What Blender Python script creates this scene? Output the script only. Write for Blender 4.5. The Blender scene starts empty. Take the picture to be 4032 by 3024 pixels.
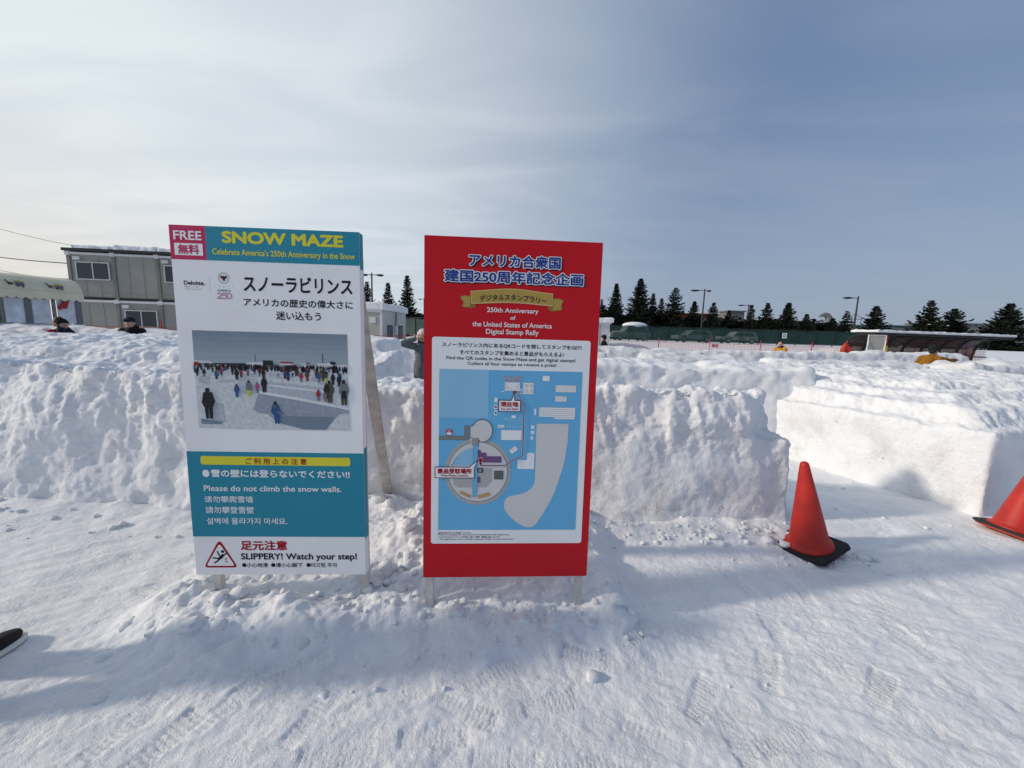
import bpy, bmesh, math, random
import numpy as np
from mathutils import Vector, Matrix
R = math.radians
SC = bpy.context.scene
COL = SC.collection
random.seed(7)

# ------------------------------------------------------------------ camera
PITCH, ROLL, F = R(7.71), R(1.6725), 1527.5
fw = Vector((0, math.cos(PITCH), -math.sin(PITCH)))
up0 = Vector((0, math.sin(PITCH), math.cos(PITCH)))
rt0 = Vector((1, 0, 0))
rt = rt0 * math.cos(ROLL) + up0 * math.sin(ROLL)
upv = -rt0 * math.sin(ROLL) + up0 * math.cos(ROLL)
cam = bpy.data.cameras.new('camera')
cam.sensor_width = 36; cam.sensor_fit = 'HORIZONTAL'
cam.lens = 36 * F / 4032
cam.clip_start = 0.05; cam.clip_end = 3000
camo = bpy.data.objects.new('camera', cam); COL.objects.link(camo)
M = Matrix((rt, upv, -fw)).transposed().to_4x4()
M.translation = Vector((0, 0, 1.6))
camo.matrix_world = M
SC.camera = camo

# ------------------------------------------------------------------ sky, sun, exposure
SUN_EL, SUN_AZ = 24.0, 10.0           # azimuth: from the left (-x), a little behind the camera
sd = Vector((-math.cos(R(SUN_AZ)) * math.cos(R(SUN_EL)), -math.sin(R(SUN_AZ)) * math.cos(R(SUN_EL)), math.sin(R(SUN_EL))))
W = bpy.data.worlds.new('World'); SC.world = W; W.use_nodes = True
nt = W.node_tree; N = nt.nodes; L = nt.links
bg = N['Background']
sky = N.new('ShaderNodeTexSky'); sky.sky_type = 'NISHITA'; sky.sun_disc = False
sky.sun_elevation = R(SUN_EL); sky.sun_rotation = R(270 - SUN_AZ)
sky.air_density = 1.0; sky.dust_density = 1.0; sky.ozone_density = 1.5
tc = N.new('ShaderNodeTexCoord')
def vmath(op, a, b=None):
    n = N.new('ShaderNodeVectorMath'); n.operation = op
    L.new(a, n.inputs[0])
    if b is not None:
        if isinstance(b, (tuple, list, Vector)): n.inputs[1].default_value = tuple(b)
        else: L.new(b, n.inputs[1])
    return n
def smath(op, a, b=None, clamp=False):
    n = N.new('ShaderNodeMath'); n.operation = op; n.use_clamp = clamp
    for i, v in enumerate((a, b)):
        if v is None: continue
        if isinstance(v, (int, float)): n.inputs[i].default_value = v
        else: L.new(v, n.inputs[i])
    return n.outputs[0]
def mrange(v, a, b, c=0, d=1, smooth=True):
    n = N.new('ShaderNodeMapRange'); n.interpolation_type = 'SMOOTHSTEP' if smooth else 'LINEAR'
    L.new(v, n.inputs['Value'])
    for k, x in zip(('From Min', 'From Max', 'To Min', 'To Max'), (a, b, c, d)): n.inputs[k].default_value = x
    return n.outputs['Result']
dirv = tc.outputs['Generated']
sep = N.new('ShaderNodeSeparateXYZ'); L.new(dirv, sep.inputs[0])
# thin high cloud: noise on a flat layer overhead (direction / height)
hz = smath('ADD', smath('MAXIMUM', sep.outputs['Z'], 0.0), 0.12)
comb = N.new('ShaderNodeCombineXYZ')
L.new(smath('DIVIDE', sep.outputs['X'], hz), comb.inputs['X']); L.new(smath('DIVIDE', sep.outputs['Y'], hz), comb.inputs['Y'])
mp = N.new('ShaderNodeMapping'); mp.inputs['Rotation'].default_value = (0, 0, R(-38)); mp.inputs['Scale'].default_value = (0.95, 2.6, 1); mp.inputs['Location'].default_value = (2.6, 9.4, 0)
L.new(comb.outputs[0], mp.inputs['Vector'])
n1 = N.new('ShaderNodeTexNoise'); n1.inputs['Scale'].default_value = 1.0; n1.inputs['Detail'].default_value = 7; n1.inputs['Roughness'].default_value = 0.52; n1.inputs['Distortion'].default_value = 0.5
L.new(mp.outputs[0], n1.inputs['Vector'])
streak = mrange(n1.outputs['Fac'], 0.34, 0.76)
sdot = vmath('DOT_PRODUCT', dirv, tuple(Vector((-0.86, 0.40, 0.32)).normalized())).outputs['Value']
glow = mrange(sdot, 0.02, 1.0)
low = mrange(sep.outputs['Z'], 0.0, 0.30, 1, 0)
def rgbmix(fac, c1, c2):
    n = N.new('ShaderNodeMixRGB')
    if isinstance(fac, (int, float)): n.inputs['Fac'].default_value = fac
    else: L.new(fac, n.inputs['Fac'])
    for k, c in (('Color1', c1), ('Color2', c2)):
        if isinstance(c, tuple): n.inputs[k].default_value = (*c, 1)
        else: L.new(c, n.inputs[k])
    return n.outputs[0]
# high veil of thin cloud: bluish overhead, paler towards the horizon
veil = rgbmix(mrange(sep.outputs['Z'], -0.02, 0.50, 0, 1), (2.30, 2.82, 3.75), (1.38, 1.98, 3.25))
base = rgbmix(smath('ADD', smath('MULTIPLY', low, 0.16), 0.76), sky.outputs[0], veil)
base = rgbmix(smath('MULTIPLY', streak, 0.30), base, (2.8, 3.3, 4.25))
warm = smath('MULTIPLY', mrange(sep.outputs['Z'], -0.05, 0.38, 1, 0), mrange(sep.outputs['X'], -0.35, -0.85, 0, 1))
bright = rgbmix(warm, (6.3, 6.8, 7.1), (6.8, 6.35, 5.7))
fac = smath('MULTIPLY', glow, smath('ADD', smath('MULTIPLY', streak, 0.20), 0.82), clamp=True)
mixo = rgbmix(fac, base, bright)
L.new(mixo, bg.inputs['Color']); bg.inputs['Strength'].default_value = 0.10

sl = bpy.data.lights.new('sun', 'SUN'); sl.energy = 2.0; sl.angle = R(3.2); sl.color = (1.0, 0.875, 0.73)
so = bpy.data.objects.new('sun', sl); COL.objects.link(so)
so.rotation_euler = sd.to_track_quat('Z', 'Y').to_euler()
SC.view_settings.view_transform = 'Standard'; SC.view_settings.look = 'None'
SC.view_settings.exposure = 0.32; SC.view_settings.gamma = 1.0

# ------------------------------------------------------------------ materials
MATS = {}
def mat(name, col, rough=0.6, metal=0.0, var=0.06, scale=6.0, bump=0.0, bscale=80.0, spec=0.4):
    if name in MATS: return MATS[name]
    m = bpy.data.materials.new(name); m.use_nodes = True
    t = m.node_tree; b = t.nodes['Principled BSDF']
    b.inputs['Roughness'].default_value = rough; b.inputs['Metallic'].default_value = metal
    b.inputs['Specular IOR Level'].default_value = spec
    tcn = t.nodes.new('ShaderNodeTexCoord')
    nz = t.nodes.new('ShaderNodeTexNoise'); nz.inputs['Scale'].default_value = scale; nz.inputs['Detail'].default_value = 5
    t.links.new(tcn.outputs['Object'], nz.inputs['Vector'])
    cr = t.nodes.new('ShaderNodeValToRGB')
    cr.color_ramp.elements[0].position = 0.3; cr.color_ramp.elements[1].position = 0.7
    cr.color_ramp.elements[0].color = tuple(max(0, c * (1 - var)) for c in col) + (1,)
    cr.color_ramp.elements[1].color = tuple(min(1, c * (1 + var)) for c in col) + (1,)
    t.links.new(nz.outputs['Fac'], cr.inputs['Fac']); t.links.new(cr.outputs['Color'], b.inputs['Base Color'])
    if bump:
        n2 = t.nodes.new('ShaderNodeTexNoise'); n2.inputs['Scale'].default_value = bscale; n2.inputs['Detail'].default_value = 4
        t.links.new(tcn.outputs['Object'], n2.inputs['Vector'])
        bp = t.nodes.new('ShaderNodeBump'); bp.inputs['Strength'].default_value = bump; bp.inputs['Distance'].default_value = 0.01
        t.links.new(n2.outputs['Fac'], bp.inputs['Height']); t.links.new(bp.outputs[0], b.inputs['Normal'])
    MATS[name] = m
    return m

def snow_mat(name, dirt=0.0, fine=1.0):
    if name in MATS: return MATS[name]
    m = bpy.data.materials.new(name); m.use_nodes = True
    t = m.node_tree; nd = t.nodes; lk = t.links; b = nd['Principled BSDF']
    b.inputs['Roughness'].default_value = 0.75; b.inputs['Specular IOR Level'].default_value = 0.25
    tcn = nd.new('ShaderNodeTexCoord')
    def noise(scale, det=5, rough=0.55):
        n = nd.new('ShaderNodeTexNoise'); n.inputs['Scale'].default_value = scale; n.inputs['Detail'].default_value = det; n.inputs['Roughness'].default_value = rough
        lk.new(tcn.outputs['Object'], n.inputs['Vector']); return n
    cr = nd.new('ShaderNodeValToRGB')
    cr.color_ramp.elements[0].position = 0.3; cr.color_ramp.elements[1].position = 0.65
    cr.color_ramp.elements[0].color = (0.80, 0.82, 0.845, 1); cr.color_ramp.elements[1].color = (0.87, 0.875, 0.88, 1)
    lk.new(noise(5, 6).outputs['Fac'], cr.inputs['Fac'])
    out = cr.outputs['Color']
    if dirt:
        d = nd.new('ShaderNodeValToRGB'); d.color_ramp.elements[0].position = 0.50; d.color_ramp.elements[1].position = 0.78
        d.color_ramp.elements[0].color = (0, 0, 0, 1); d.color_ramp.elements[1].color = (1, 1, 1, 1)
        lk.new(noise(2.2, 9, 0.72).outputs['Fac'], d.inputs['Fac'])
        sp = nd.new('ShaderNodeValToRGB'); sp.color_ramp.elements[0].position = 0.66; sp.color_ramp.elements[1].position = 0.74
        sp.color_ramp.elements[0].color = (0, 0, 0, 1); sp.color_ramp.elements[1].color = (1, 1, 1, 1)
        lk.new(noise(14, 3, 0.6).outputs['Fac'], sp.inputs['Fac'])
        add = nd.new('ShaderNodeMath'); add.operation = 'ADD'; add.use_clamp = True
        lk.new(d.outputs[0], add.inputs[0]); lk.new(sp.outputs[0], add.inputs[1])
        # dirt only on steep sides near the foot of the wall (splashed by boots)
        ge = nd.new('ShaderNodeNewGeometry'); sx = nd.new('ShaderNodeSeparateXYZ'); lk.new(ge.outputs['Position'], sx.inputs[0])
        mr = nd.new('ShaderNodeMapRange'); mr.inputs['From Min'].default_value = 1.05; mr.inputs['From Max'].default_value = 0.25
        lk.new(sx.outputs['Z'], mr.inputs['Value'])
        mu = nd.new('ShaderNodeMath'); mu.operation = 'MULTIPLY'; lk.new(add.outputs[0], mu.inputs[0]); lk.new(mr.outputs[0], mu.inputs[1])
        mu2 = nd.new('ShaderNodeMath'); mu2.operation = 'MULTIPLY'; lk.new(mu.outputs[0], mu2.inputs[0]); mu2.inputs[1].default_value = dirt
        mx = nd.new('ShaderNodeMixRGB'); lk.new(mu2.outputs[0], mx.inputs['Fac']); lk.new(out, mx.inputs['Color1']); mx.inputs['Color2'].default_value = (0.36, 0.335, 0.31, 1)
        out = mx.outputs[0]
    lk.new(out, b.inputs['Base Color'])
    na, nb = noise(38, 6, 0.62), noise(170, 4, 0.6)
    msk = nd.new('ShaderNodeMapRange'); msk.inputs['From Min'].default_value = .35; msk.inputs['From Max'].default_value = .62; msk.inputs['To Min'].default_value = .22; msk.inputs['To Max'].default_value = .95
    lk.new(noise(3.2, 3).outputs['Fac'], msk.inputs['Value'])
    b1 = nd.new('ShaderNodeBump'); lk.new(msk.outputs[0], b1.inputs['Strength']); b1.inputs['Distance'].default_value = 0.016 * fine
    lk.new(na.outputs['Fac'], b1.inputs['Height'])
    b2 = nd.new('ShaderNodeBump'); b2.inputs['Strength'].default_value = 0.8; b2.inputs['Distance'].default_value = 0.005 * fine
    lk.new(nb.outputs['Fac'], b2.inputs['Height']); lk.new(b1.outputs[0], b2.inputs['Normal'])
    lk.new(b2.outputs[0], b.inputs['Normal'])
    MATS[name] = m
    return m

def glass_mat(name, col, rough=0.05):
    m = mat(name, col, rough, var=0.0, spec=1.0); return m

def sheer_mat(name, col, alpha, rough=0.7):
    if name in MATS: return MATS[name]
    m = bpy.data.materials.new(name); m.use_nodes = True
    t = m.node_tree; b = t.nodes['Principled BSDF']; o = t.nodes['Material Output']
    b.inputs['Base Color'].default_value = (*col, 1); b.inputs['Roughness'].default_value = rough
    tr = t.nodes.new('ShaderNodeBsdfTransparent'); mx = t.nodes.new('ShaderNodeMixShader'); mx.inputs[0].default_value = alpha
    tcn = t.nodes.new('ShaderNodeTexCoord'); nz = t.nodes.new('ShaderNodeTexNoise'); nz.inputs['Scale'].default_value = 1.3; nz.inputs['Detail'].default_value = 4
    t.links.new(tcn.outputs['Object'], nz.inputs['Vector'])
    mr = t.nodes.new('ShaderNodeMapRange'); mr.inputs['From Min'].default_value = .3; mr.inputs['From Max'].default_value = .7
    mr.inputs['To Min'].default_value = alpha - .06; mr.inputs['To Max'].default_value = alpha + .05
    t.links.new(nz.outputs['Fac'], mr.inputs['Value']); t.links.new(mr.outputs[0], mx.inputs[0])
    t.links.new(tr.outputs[0], mx.inputs[1]); t.links.new(b.outputs[0], mx.inputs[2]); t.links.new(mx.outputs[0], o.inputs['Surface'])
    MATS[name] = m
    return m

SNOW = snow_mat('snow'); SNOWD = snow_mat('snow_dirty', 0.75); SNOWF = snow_mat('snow_far', 0, 2.5)

# ------------------------------------------------------------------ object helpers
def tag(o, label=None, cat=None, group=None, kind=None):
    if label: o['label'] = label
    if cat: o['category'] = cat
    if group: o['group'] = group
    if kind: o['kind'] = kind
    return o
def empty(name, loc=(0, 0, 0), rz=0.0):
    o = bpy.data.objects.new(name, None); COL.objects.link(o); o.empty_display_size = 0.1
    o.location = loc; o.rotation_euler = (0, 0, rz); return o
def link(name, me, m=None, parent=None, smooth=False):
    o = bpy.data.objects.new(name, me); COL.objects.link(o)
    if m is not None: me.materials.clear(); me.materials.append(m)
    if parent is not None: o.parent = parent
    if smooth: me.shade_smooth()
    return o
def copy_tree(o, parent=None):
    c = o.copy(); COL.objects.link(c)
    if parent is not None: c.parent = parent
    for ch in [q for q in list(bpy.data.objects) if q.parent is o]: copy_tree(ch, c)
    return c

class MB:
    def __init__(s): s.v = []; s.f = []
    def add(s, vs, fs):
        n = len(s.v); s.v += [tuple(v) for v in vs]; s.f += [tuple(i + n for i in f) for f in fs]
    def box(s, x0, x1, y0, y1, z0, z1, mtx=None):
        vs = [Vector((x, y, z)) for z in (z0, z1) for y in (y0, y1) for x in (x0, x1)]
        if mtx is not None: vs = [mtx @ v for v in vs]
        s.add(vs, [(0, 2, 3, 1), (4, 5, 7, 6), (0, 1, 5, 4), (2, 6, 7, 3), (0, 4, 6, 2), (1, 3, 7, 5)])
    def beam(s, a, b, w, h, upd=(0, 0, 1)):
        a, b = Vector(a), Vector(b); d = (b - a); l = d.length; d.normalize()
        sx = d.cross(Vector(upd))
        if sx.length < 1e-4: sx = d.cross(Vector((1, 0, 0)))
        sx.normalize(); u = sx.cross(d)
        vs = [p + sx * i * w / 2 + u * j * h / 2 for p in (a, b) for j in (-1, 1) for i in (-1, 1)]
        s.add(vs, [(0, 1, 3, 2), (4, 6, 7, 5), (0, 4, 5, 1), (2, 3, 7, 6), (0, 2, 6, 4), (1, 5, 7, 3)])
    def tube(s, pts, rad, seg=8, caps=True):
        pts = [Vector(p) for p in pts]; n = len(pts)
        rs = rad if isinstance(rad, (list, tuple)) else [rad] * n
        vs = []; fs = []
        u = None
        for i, p in enumerate(pts):
            d = (pts[min(i + 1, n - 1)] - pts[max(i - 1, 0)]).normalized()
            if u is None:
                u = d.cross(Vector((0, 0, 1)))
                if u.length < 1e-3: u = d.cross(Vector((1, 0, 0)))
            u = (u - d * u.dot(d)).normalized(); w = d.cross(u)
            for k in range(seg):
                a = 2 * math.pi * k / seg; vs.append(p + (u * math.cos(a) + w * math.sin(a)) * rs[i])
        for i in range(n - 1):
            for k in range(seg):
                k2 = (k + 1) % seg; fs.append((i * seg + k, i * seg + k2, (i + 1) * seg + k2, (i + 1) * seg + k))
        if caps: fs.append(tuple(range(seg - 1, -1, -1))); fs.append(tuple((n - 1) * seg + k for k in range(seg)))
        s.add(vs, fs)
    def lathe(s, prof, c=(0, 0, 0), seg=32):
        vs = []; fs = []; n = len(prof)
        for r_, z in prof:
            for k in range(seg):
                a = 2 * math.pi * k / seg; vs.append((c[0] + r_ * math.cos(a), c[1] + r_ * math.sin(a), c[2] + z))
        for i in range(n - 1):
            for k in range(seg):
                k2 = (k + 1) % seg; fs.append((i * seg + k, i * seg + k2, (i + 1) * seg + k2, (i + 1) * seg + k))
        s.add(vs, fs)
    def prism(s, poly, z0, z1):          # poly in xy
        n = len(poly)
        vs = [(x, y, z0) for x, y in poly] + [(x, y, z1) for x, y in poly]
        s.add(vs, [tuple(range(n - 1, -1, -1)), tuple(range(n, 2 * n))] + [(i, (i + 1) % n, n + (i + 1) % n, n + i) for i in range(n)])
    def extr(s, poly, y0, y1):           # poly in xz, extruded along y
        n = len(poly)
        vs = [(x, y0, z) for x, z in poly] + [(x, y1, z) for x, z in poly]
        s.add(vs, [tuple(range(n)), tuple(range(2 * n - 1, n - 1, -1))] + [((i + 1) % n, i, n + i, n + (i + 1) % n) for i in range(n)])
    def extrx(s, poly, x0, x1):          # poly in yz, extruded along x
        n = len(poly)
        vs = [(x0, y, z) for y, z in poly] + [(x1, y, z) for y, z in poly]
        s.add(vs, [tuple(range(n - 1, -1, -1)), tuple(range(n, 2 * n))] + [(i, (i + 1) % n, n + (i + 1) % n, n + i) for i in range(n)])
    def ball(s, c, r_, sx=1, sy=1, sz=1, seg=12, rings=8):
        vs = [(c[0], c[1], c[2] - r_ * sz)]; fs = []
        for i in range(1, rings):
            t = math.pi * i / rings - math.pi / 2
            for k in range(seg):
                a = 2 * math.pi * k / seg
                vs.append((c[0] + r_ * sx * math.cos(t) * math.cos(a), c[1] + r_ * sy * math.cos(t) * math.sin(a), c[2] + r_ * sz * math.sin(t)))
        vs.append((c[0], c[1], c[2] + r_ * sz)); top = len(vs) - 1
        for k in range(seg):
            k2 = (k + 1) % seg
            fs.append((0, 1 + k2, 1 + k)); fs.append((top, top - seg + k, top - seg + k2))
            for i in range(rings - 2): fs.append((1 + i * seg + k, 1 + i * seg + k2, 1 + (i + 1) * seg + k2, 1 + (i + 1) * seg + k))
        s.add(vs, fs)
    def mesh(s, name='mesh'):
        me = bpy.data.meshes.new(name); me.from_pydata(s.v, [], s.f); me.update()
        bm = bmesh.new(); bm.from_mesh(me); bmesh.ops.recalc_face_normals(bm, faces=bm.faces); bm.to_mesh(me); bm.free()
        return me
    def build(s, name, m, parent=None, smooth=False, bevel=0.0):
        me = s.mesh(name)
        if bevel:
            bm = bmesh.new(); bm.from_mesh(me)
            bmesh.ops.bevel(bm, geom=[e for e in bm.edges], offset=bevel, segments=2, affect='EDGES', clamp_overlap=True)
            bm.to_mesh(me); bm.free()
        return link(name, me, m, parent, smooth)

# ------------------------------------------------------------------ numpy noise
_rng = np.random.RandomState(3)
_perm = _rng.permutation(256); _perm = np.concatenate([_perm, _perm, _perm])
_grad = _rng.normal(size=(256, 3)); _grad /= np.linalg.norm(_grad, axis=1)[:, None]
def perlin(P):
    P = np.asarray(P, float); I = np.floor(P).astype(int); Fr = P - I; I &= 255
    u = Fr ** 3 * (Fr * (Fr * 6 - 15) + 10)
    res = 0
    for dx in (0, 1):
        for dy in (0, 1):
            for dz in (0, 1):
                h = _perm[_perm[_perm[I[:, 0] + dx] + I[:, 1] + dy] + I[:, 2] + dz]
                g = _grad[h]
                d = (g * (Fr - np.array([dx, dy, dz]))).sum(1)
                wx = u[:, 0] if dx else 1 - u[:, 0]; wy = u[:, 1] if dy else 1 - u[:, 1]; wz = u[:, 2] if dz else 1 - u[:, 2]
                res = res + d * wx * wy * wz
    return res * 1.6
def fbm(P, octv=4, gain=0.5):
    P = np.asarray(P, float); a = 1.0; t = 0; s = 0
    for i in range(octv):
        t = t + a * perlin(P * 2 ** i + i * 17.3); s += a; a *= gain
    return t / s
def ridged(P, octv=3):
    P = np.asarray(P, float); a = 1.0; t = 0; s = 0
    for i in range(octv):
        t = t + a * (1 - np.abs(perlin(P * 2 ** i + i * 9.1))); s += a; a *= 0.5
    return t / s
def worley(P):
    P = np.asarray(P, float); I = np.floor(P).astype(int); best = np.full(len(P), 9.0)
    for dx in (-1, 0, 1):
        for dy in (-1, 0, 1):
            for dz in (-1, 0, 1):
                J = I + np.array([dx, dy, dz]); K = J & 255
                h = _perm[_perm[_perm[K[:, 0]] + K[:, 1]] + K[:, 2]]
                q = J + (_grad[h] * 0.45 + 0.5)
                best = np.minimum(best, ((q - P) ** 2).sum(1))
    return np.sqrt(best)
def sstep(x, a, b):
    t = np.clip((x - a) / (b - a), 0, 1); return t * t * (3 - 2 * t)

def get_np(me):
    n = len(me.vertices); co = np.empty(n * 3); me.vertices.foreach_get('co', co)
    no = np.empty(n * 3); me.vertex_normals.foreach_get('vector', no)
    return co.reshape(-1, 3), no.reshape(-1, 3)
def set_np(me, co): me.vertices.foreach_set('co', co.ravel()); me.update()
def remeshed(mb, voxel, smooth=4):
    me = mb.mesh('raw'); o = bpy.data.objects.new('raw', me); COL.objects.link(o)
    md = o.modifiers.new('r', 'REMESH'); md.mode = 'VOXEL'; md.voxel_size = voxel
    if smooth:
        ms = o.modifiers.new('s', 'SMOOTH'); ms.factor = 0.5; ms.iterations = smooth
    dg = bpy.context.evaluated_depsgraph_get()
    out = bpy.data.meshes.new_from_object(o.evaluated_get(dg))
    bpy.data.objects.remove(o); bpy.data.meshes.remove(me)
    return out

# ------------------------------------------------------------------ ground (one sheet to the horizon)
def axis(fine, lo, hi):
    # fine: list of (start, end, step); grows outwards geometrically
    pts = []
    for a, b, s in fine: pts += list(np.arange(a, b, s))
    pts.append(fine[-1][1])
    s = fine[-1][2]; x = pts[-1]
    while x < hi: s *= 1.13; x += s; pts.append(x)
    s = fine[0][2]; x = pts[0]; pre = []
    while x > lo: s *= 1.13; x -= s; pre.append(x)
    return np.array(pre[::-1] + pts)
PRINTS = [(-0.27, 1.34, 8), (0.02, 1.26, -4), (0.30, 1.235, 6), (-0.45, 1.52, 20), (0.62, 1.36, -30), (-0.78, 1.40, 70), (-0.05, 1.62, 35), (0.42, 1.72, -15), (0.9, 1.55, 50), (1.5, 1.95, 75), (1.15, 1.36, 12), (-1.15, 1.45, 62), (1.9, 2.3, 80), (0.75, 1.9, 40), (2.9, 2.5, 70), (2.2, 1.9, 95), (-0.15, 1.45, -20), (0.22, 1.50, 15), (-0.62, 1.25, 5), (0.55, 1.22, -10), (-0.95, 1.6, 30), (1.3, 1.7, 60), (0.95, 1.30, 85), (1.75, 1.6, 40), (-1.5, 1.35, 75), (-1.3, 1.28, 68), (3.2, 3.1, 20), (2.7, 2.2, 120), (-2.1, 2.2, 50), (-2.6, 2.35, 70), (1.55, 2.4, 100)]
def ground_h(X, Y):
    P = np.stack([X, Y, np.zeros_like(X)], 1)
    r_ = np.hypot(X, Y)
    near = 1 - sstep(r_, 8, 20)
    h = 0.035 * fbm(P * 0.55 + 3, 4) * (0.3 + 0.7 * near)
    # slow rise to a snow field beyond the maze on the right and in the middle
    h += 0.95 * sstep(Y, 30, 41) * sstep(X, -16, -9)
    # pathway surface: scuffed streaks, running up to the right on the left side and away on the right
    a = np.where(X < 0.3, R(33), R(-12)); c, s_ = np.cos(a), np.sin(a)
    U = X * c + Y * s_; V = -X * s_ + Y * c
    Q = np.stack([U * 2.2, V * 11, np.zeros_like(X)], 1)
    bl = sstep(np.abs(X - 0.3), 0, 0.7)
    h += near * bl * 0.018 * fbm(Q, 4, 0.6) + near * .018 * fbm(P * 2.2 + 77, 3) + near * .012 * (ridged(P * 3.1 + 15, 3) - .7)
    h += near * 0.012 * fbm(P * 6 + 40, 4, 0.6)
    h += near * 0.006 * fbm(P * 26 + 11, 3, 0.6)
    # mound around the feet of the signs
    wob = 0.22 * fbm(P * 1.9 + 9, 4)
    my = sstep(Y + wob, 1.62, 2.05)
    mxx = sstep(X + wob * 0.6, -2.15, -1.75) * (1 - sstep(X + wob * 0.5 + 0.10 * (Y - 2), 0.62, 0.86))
    mound = my * mxx
    dip = 1 - 0.28 * np.exp(-((X + 0.62) / 0.2) ** 2)
    WP = P + 0.16 * np.stack([fbm(P * 4 + 1, 3), fbm(P * 4 + 51, 3), np.zeros_like(X)], 1)
    lump = 0.5 * (1 - worley(WP * 4.2 + 2)) + 0.3 * (1 - worley(WP * 10 + 5)) + 0.2 * (1 - worley(WP * 24 + 5))
    pat = sstep(fbm(P * 2.3 + 70, 3), -0.25, 0.35)
    h += mound * (0.125 * dip + 0.105 * (lump - 0.45) * (0.2 + pat) + 0.06 * fbm(P * 3.2, 4, .55)) * (1 - .35 * np.exp(-((Y - 2.03) / .10) ** 2))
    # kicked-up lumps in front of the left sign and between the signs
    for (lx, ly, rr, hh) in [(-1.50, 1.80, .17, .075), (-1.22, 1.86, .15, .065), (-1.75, 1.95, .18, .07), (-1.36, 1.62, .12, .05), (-0.62, 1.95, .15, .06), (0.1, 1.88, .12, .05), (0.38, 1.92, .1, .05), (-0.95, 1.76, .12, .05), (0.6, 2.05, .14, .07), (-0.25, 1.86, .12, .05), (-0.74, 2.7, .2, .12), (-0.55, 2.4, .2, .08), (-1.62, 1.70, .12, .045)]:
        d2 = ((X - lx) ** 2 + (Y - ly) ** 2) / rr ** 2
        h += hh * np.exp(-d2) * (0.75 + 0.5 * fbm(P * 10 + lx, 3))
    msk = np.exp(-((X + 1.35) / 0.55) ** 2 - ((Y - 1.78) / 0.28) ** 2) + 0.6 * np.exp(-((X - 0.1) / 0.6) ** 2 - ((Y - 1.88) / 0.16) ** 2)
    h += msk * 0.04 * (0.62 - worley(WP * 9 + 31))
    # snow banked up at the foot of the maze walls
    h += 0.10 * np.exp(-((Y - 3.05) / 0.22) ** 2) * (X < 2.6) * (0.7 + 0.6 * fbm(P * 3 + 5, 3)) * (1 - sstep(X, 2.2, 2.55))
    h += near * 0.10 * sstep(-X, 2.2, 4.5) * sstep(Y, 1.9, 2.9)
    # boot prints
    for (fx, fy, ang) in PRINTS:
        a2 = R(ang); dx = X - fx; dy = Y - fy
        u = dx * math.cos(a2) + dy * math.sin(a2); v = -dx * math.sin(a2) + dy * math.cos(a2)
        m = (np.abs(u) < 0.16) & (np.abs(v) < 0.08)
        if not m.any(): continue
        uu, vv = u[m], v[m]
        w = 0.050 - 0.012 * (uu < 0) + 0.01 * uu
        ins = (1 - sstep(np.abs(vv), w - 0.008, w + 0.010)) * (1 - sstep(np.abs(uu), 0.125, 0.145))
        tread = np.sin((uu + 0.007 * np.abs(((vv / 0.022) % 2) - 1)) * 2 * np.pi / 0.0235)
        hold = h[m]
        h[m] = hold * (1 - 0.45 * ins) + ins * (hold.mean() * 0.45 - 0.006 + 0.0048 * tread * np.clip(.62 + 1.1 * fbm(P[m] * 7 + fx, 2), .05, 1))
    return h
gx = axis([(-4.6, -2.2, .022), (-2.2, 2.4, .0095), (2.4, 5.2, .02)], -700, 700)
gy = axis([(0.9, 2.1, .0075), (2.1, 3.4, .0125), (3.4, 5.0, .03)], -30, 900)
GX, GY = np.meshgrid(gx, gy); nx, ny = len(gx), len(gy)
GZ = ground_h(GX.ravel(), GY.ravel())
def hgt(x, y): return float(ground_h(np.array([float(x)]), np.array([float(y)]))[0])
co = np.stack([GX.ravel(), GY.ravel(), GZ], 1)
me = bpy.data.meshes.new('snow_ground')
idx = np.arange(nx * ny).reshape(ny, nx)
fc = np.stack([idx[:-1, :-1].ravel(), idx[:-1, 1:].ravel(), idx[1:, 1:].ravel(), idx[1:, :-1].ravel()], 1)
me.vertices.add(len(co)); me.vertices.foreach_set('co', co.ravel())
me.loops.add(fc.size); me.loops.foreach_set('vertex_index', fc.ravel())
me.polygons.add(len(fc)); me.polygons.foreach_set('loop_start', np.arange(0, fc.size, 4))
me.update(calc_edges=True); me.validate()
g = link('snow_ground', me, SNOW, smooth=True); tag(g, kind='structure')

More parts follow.
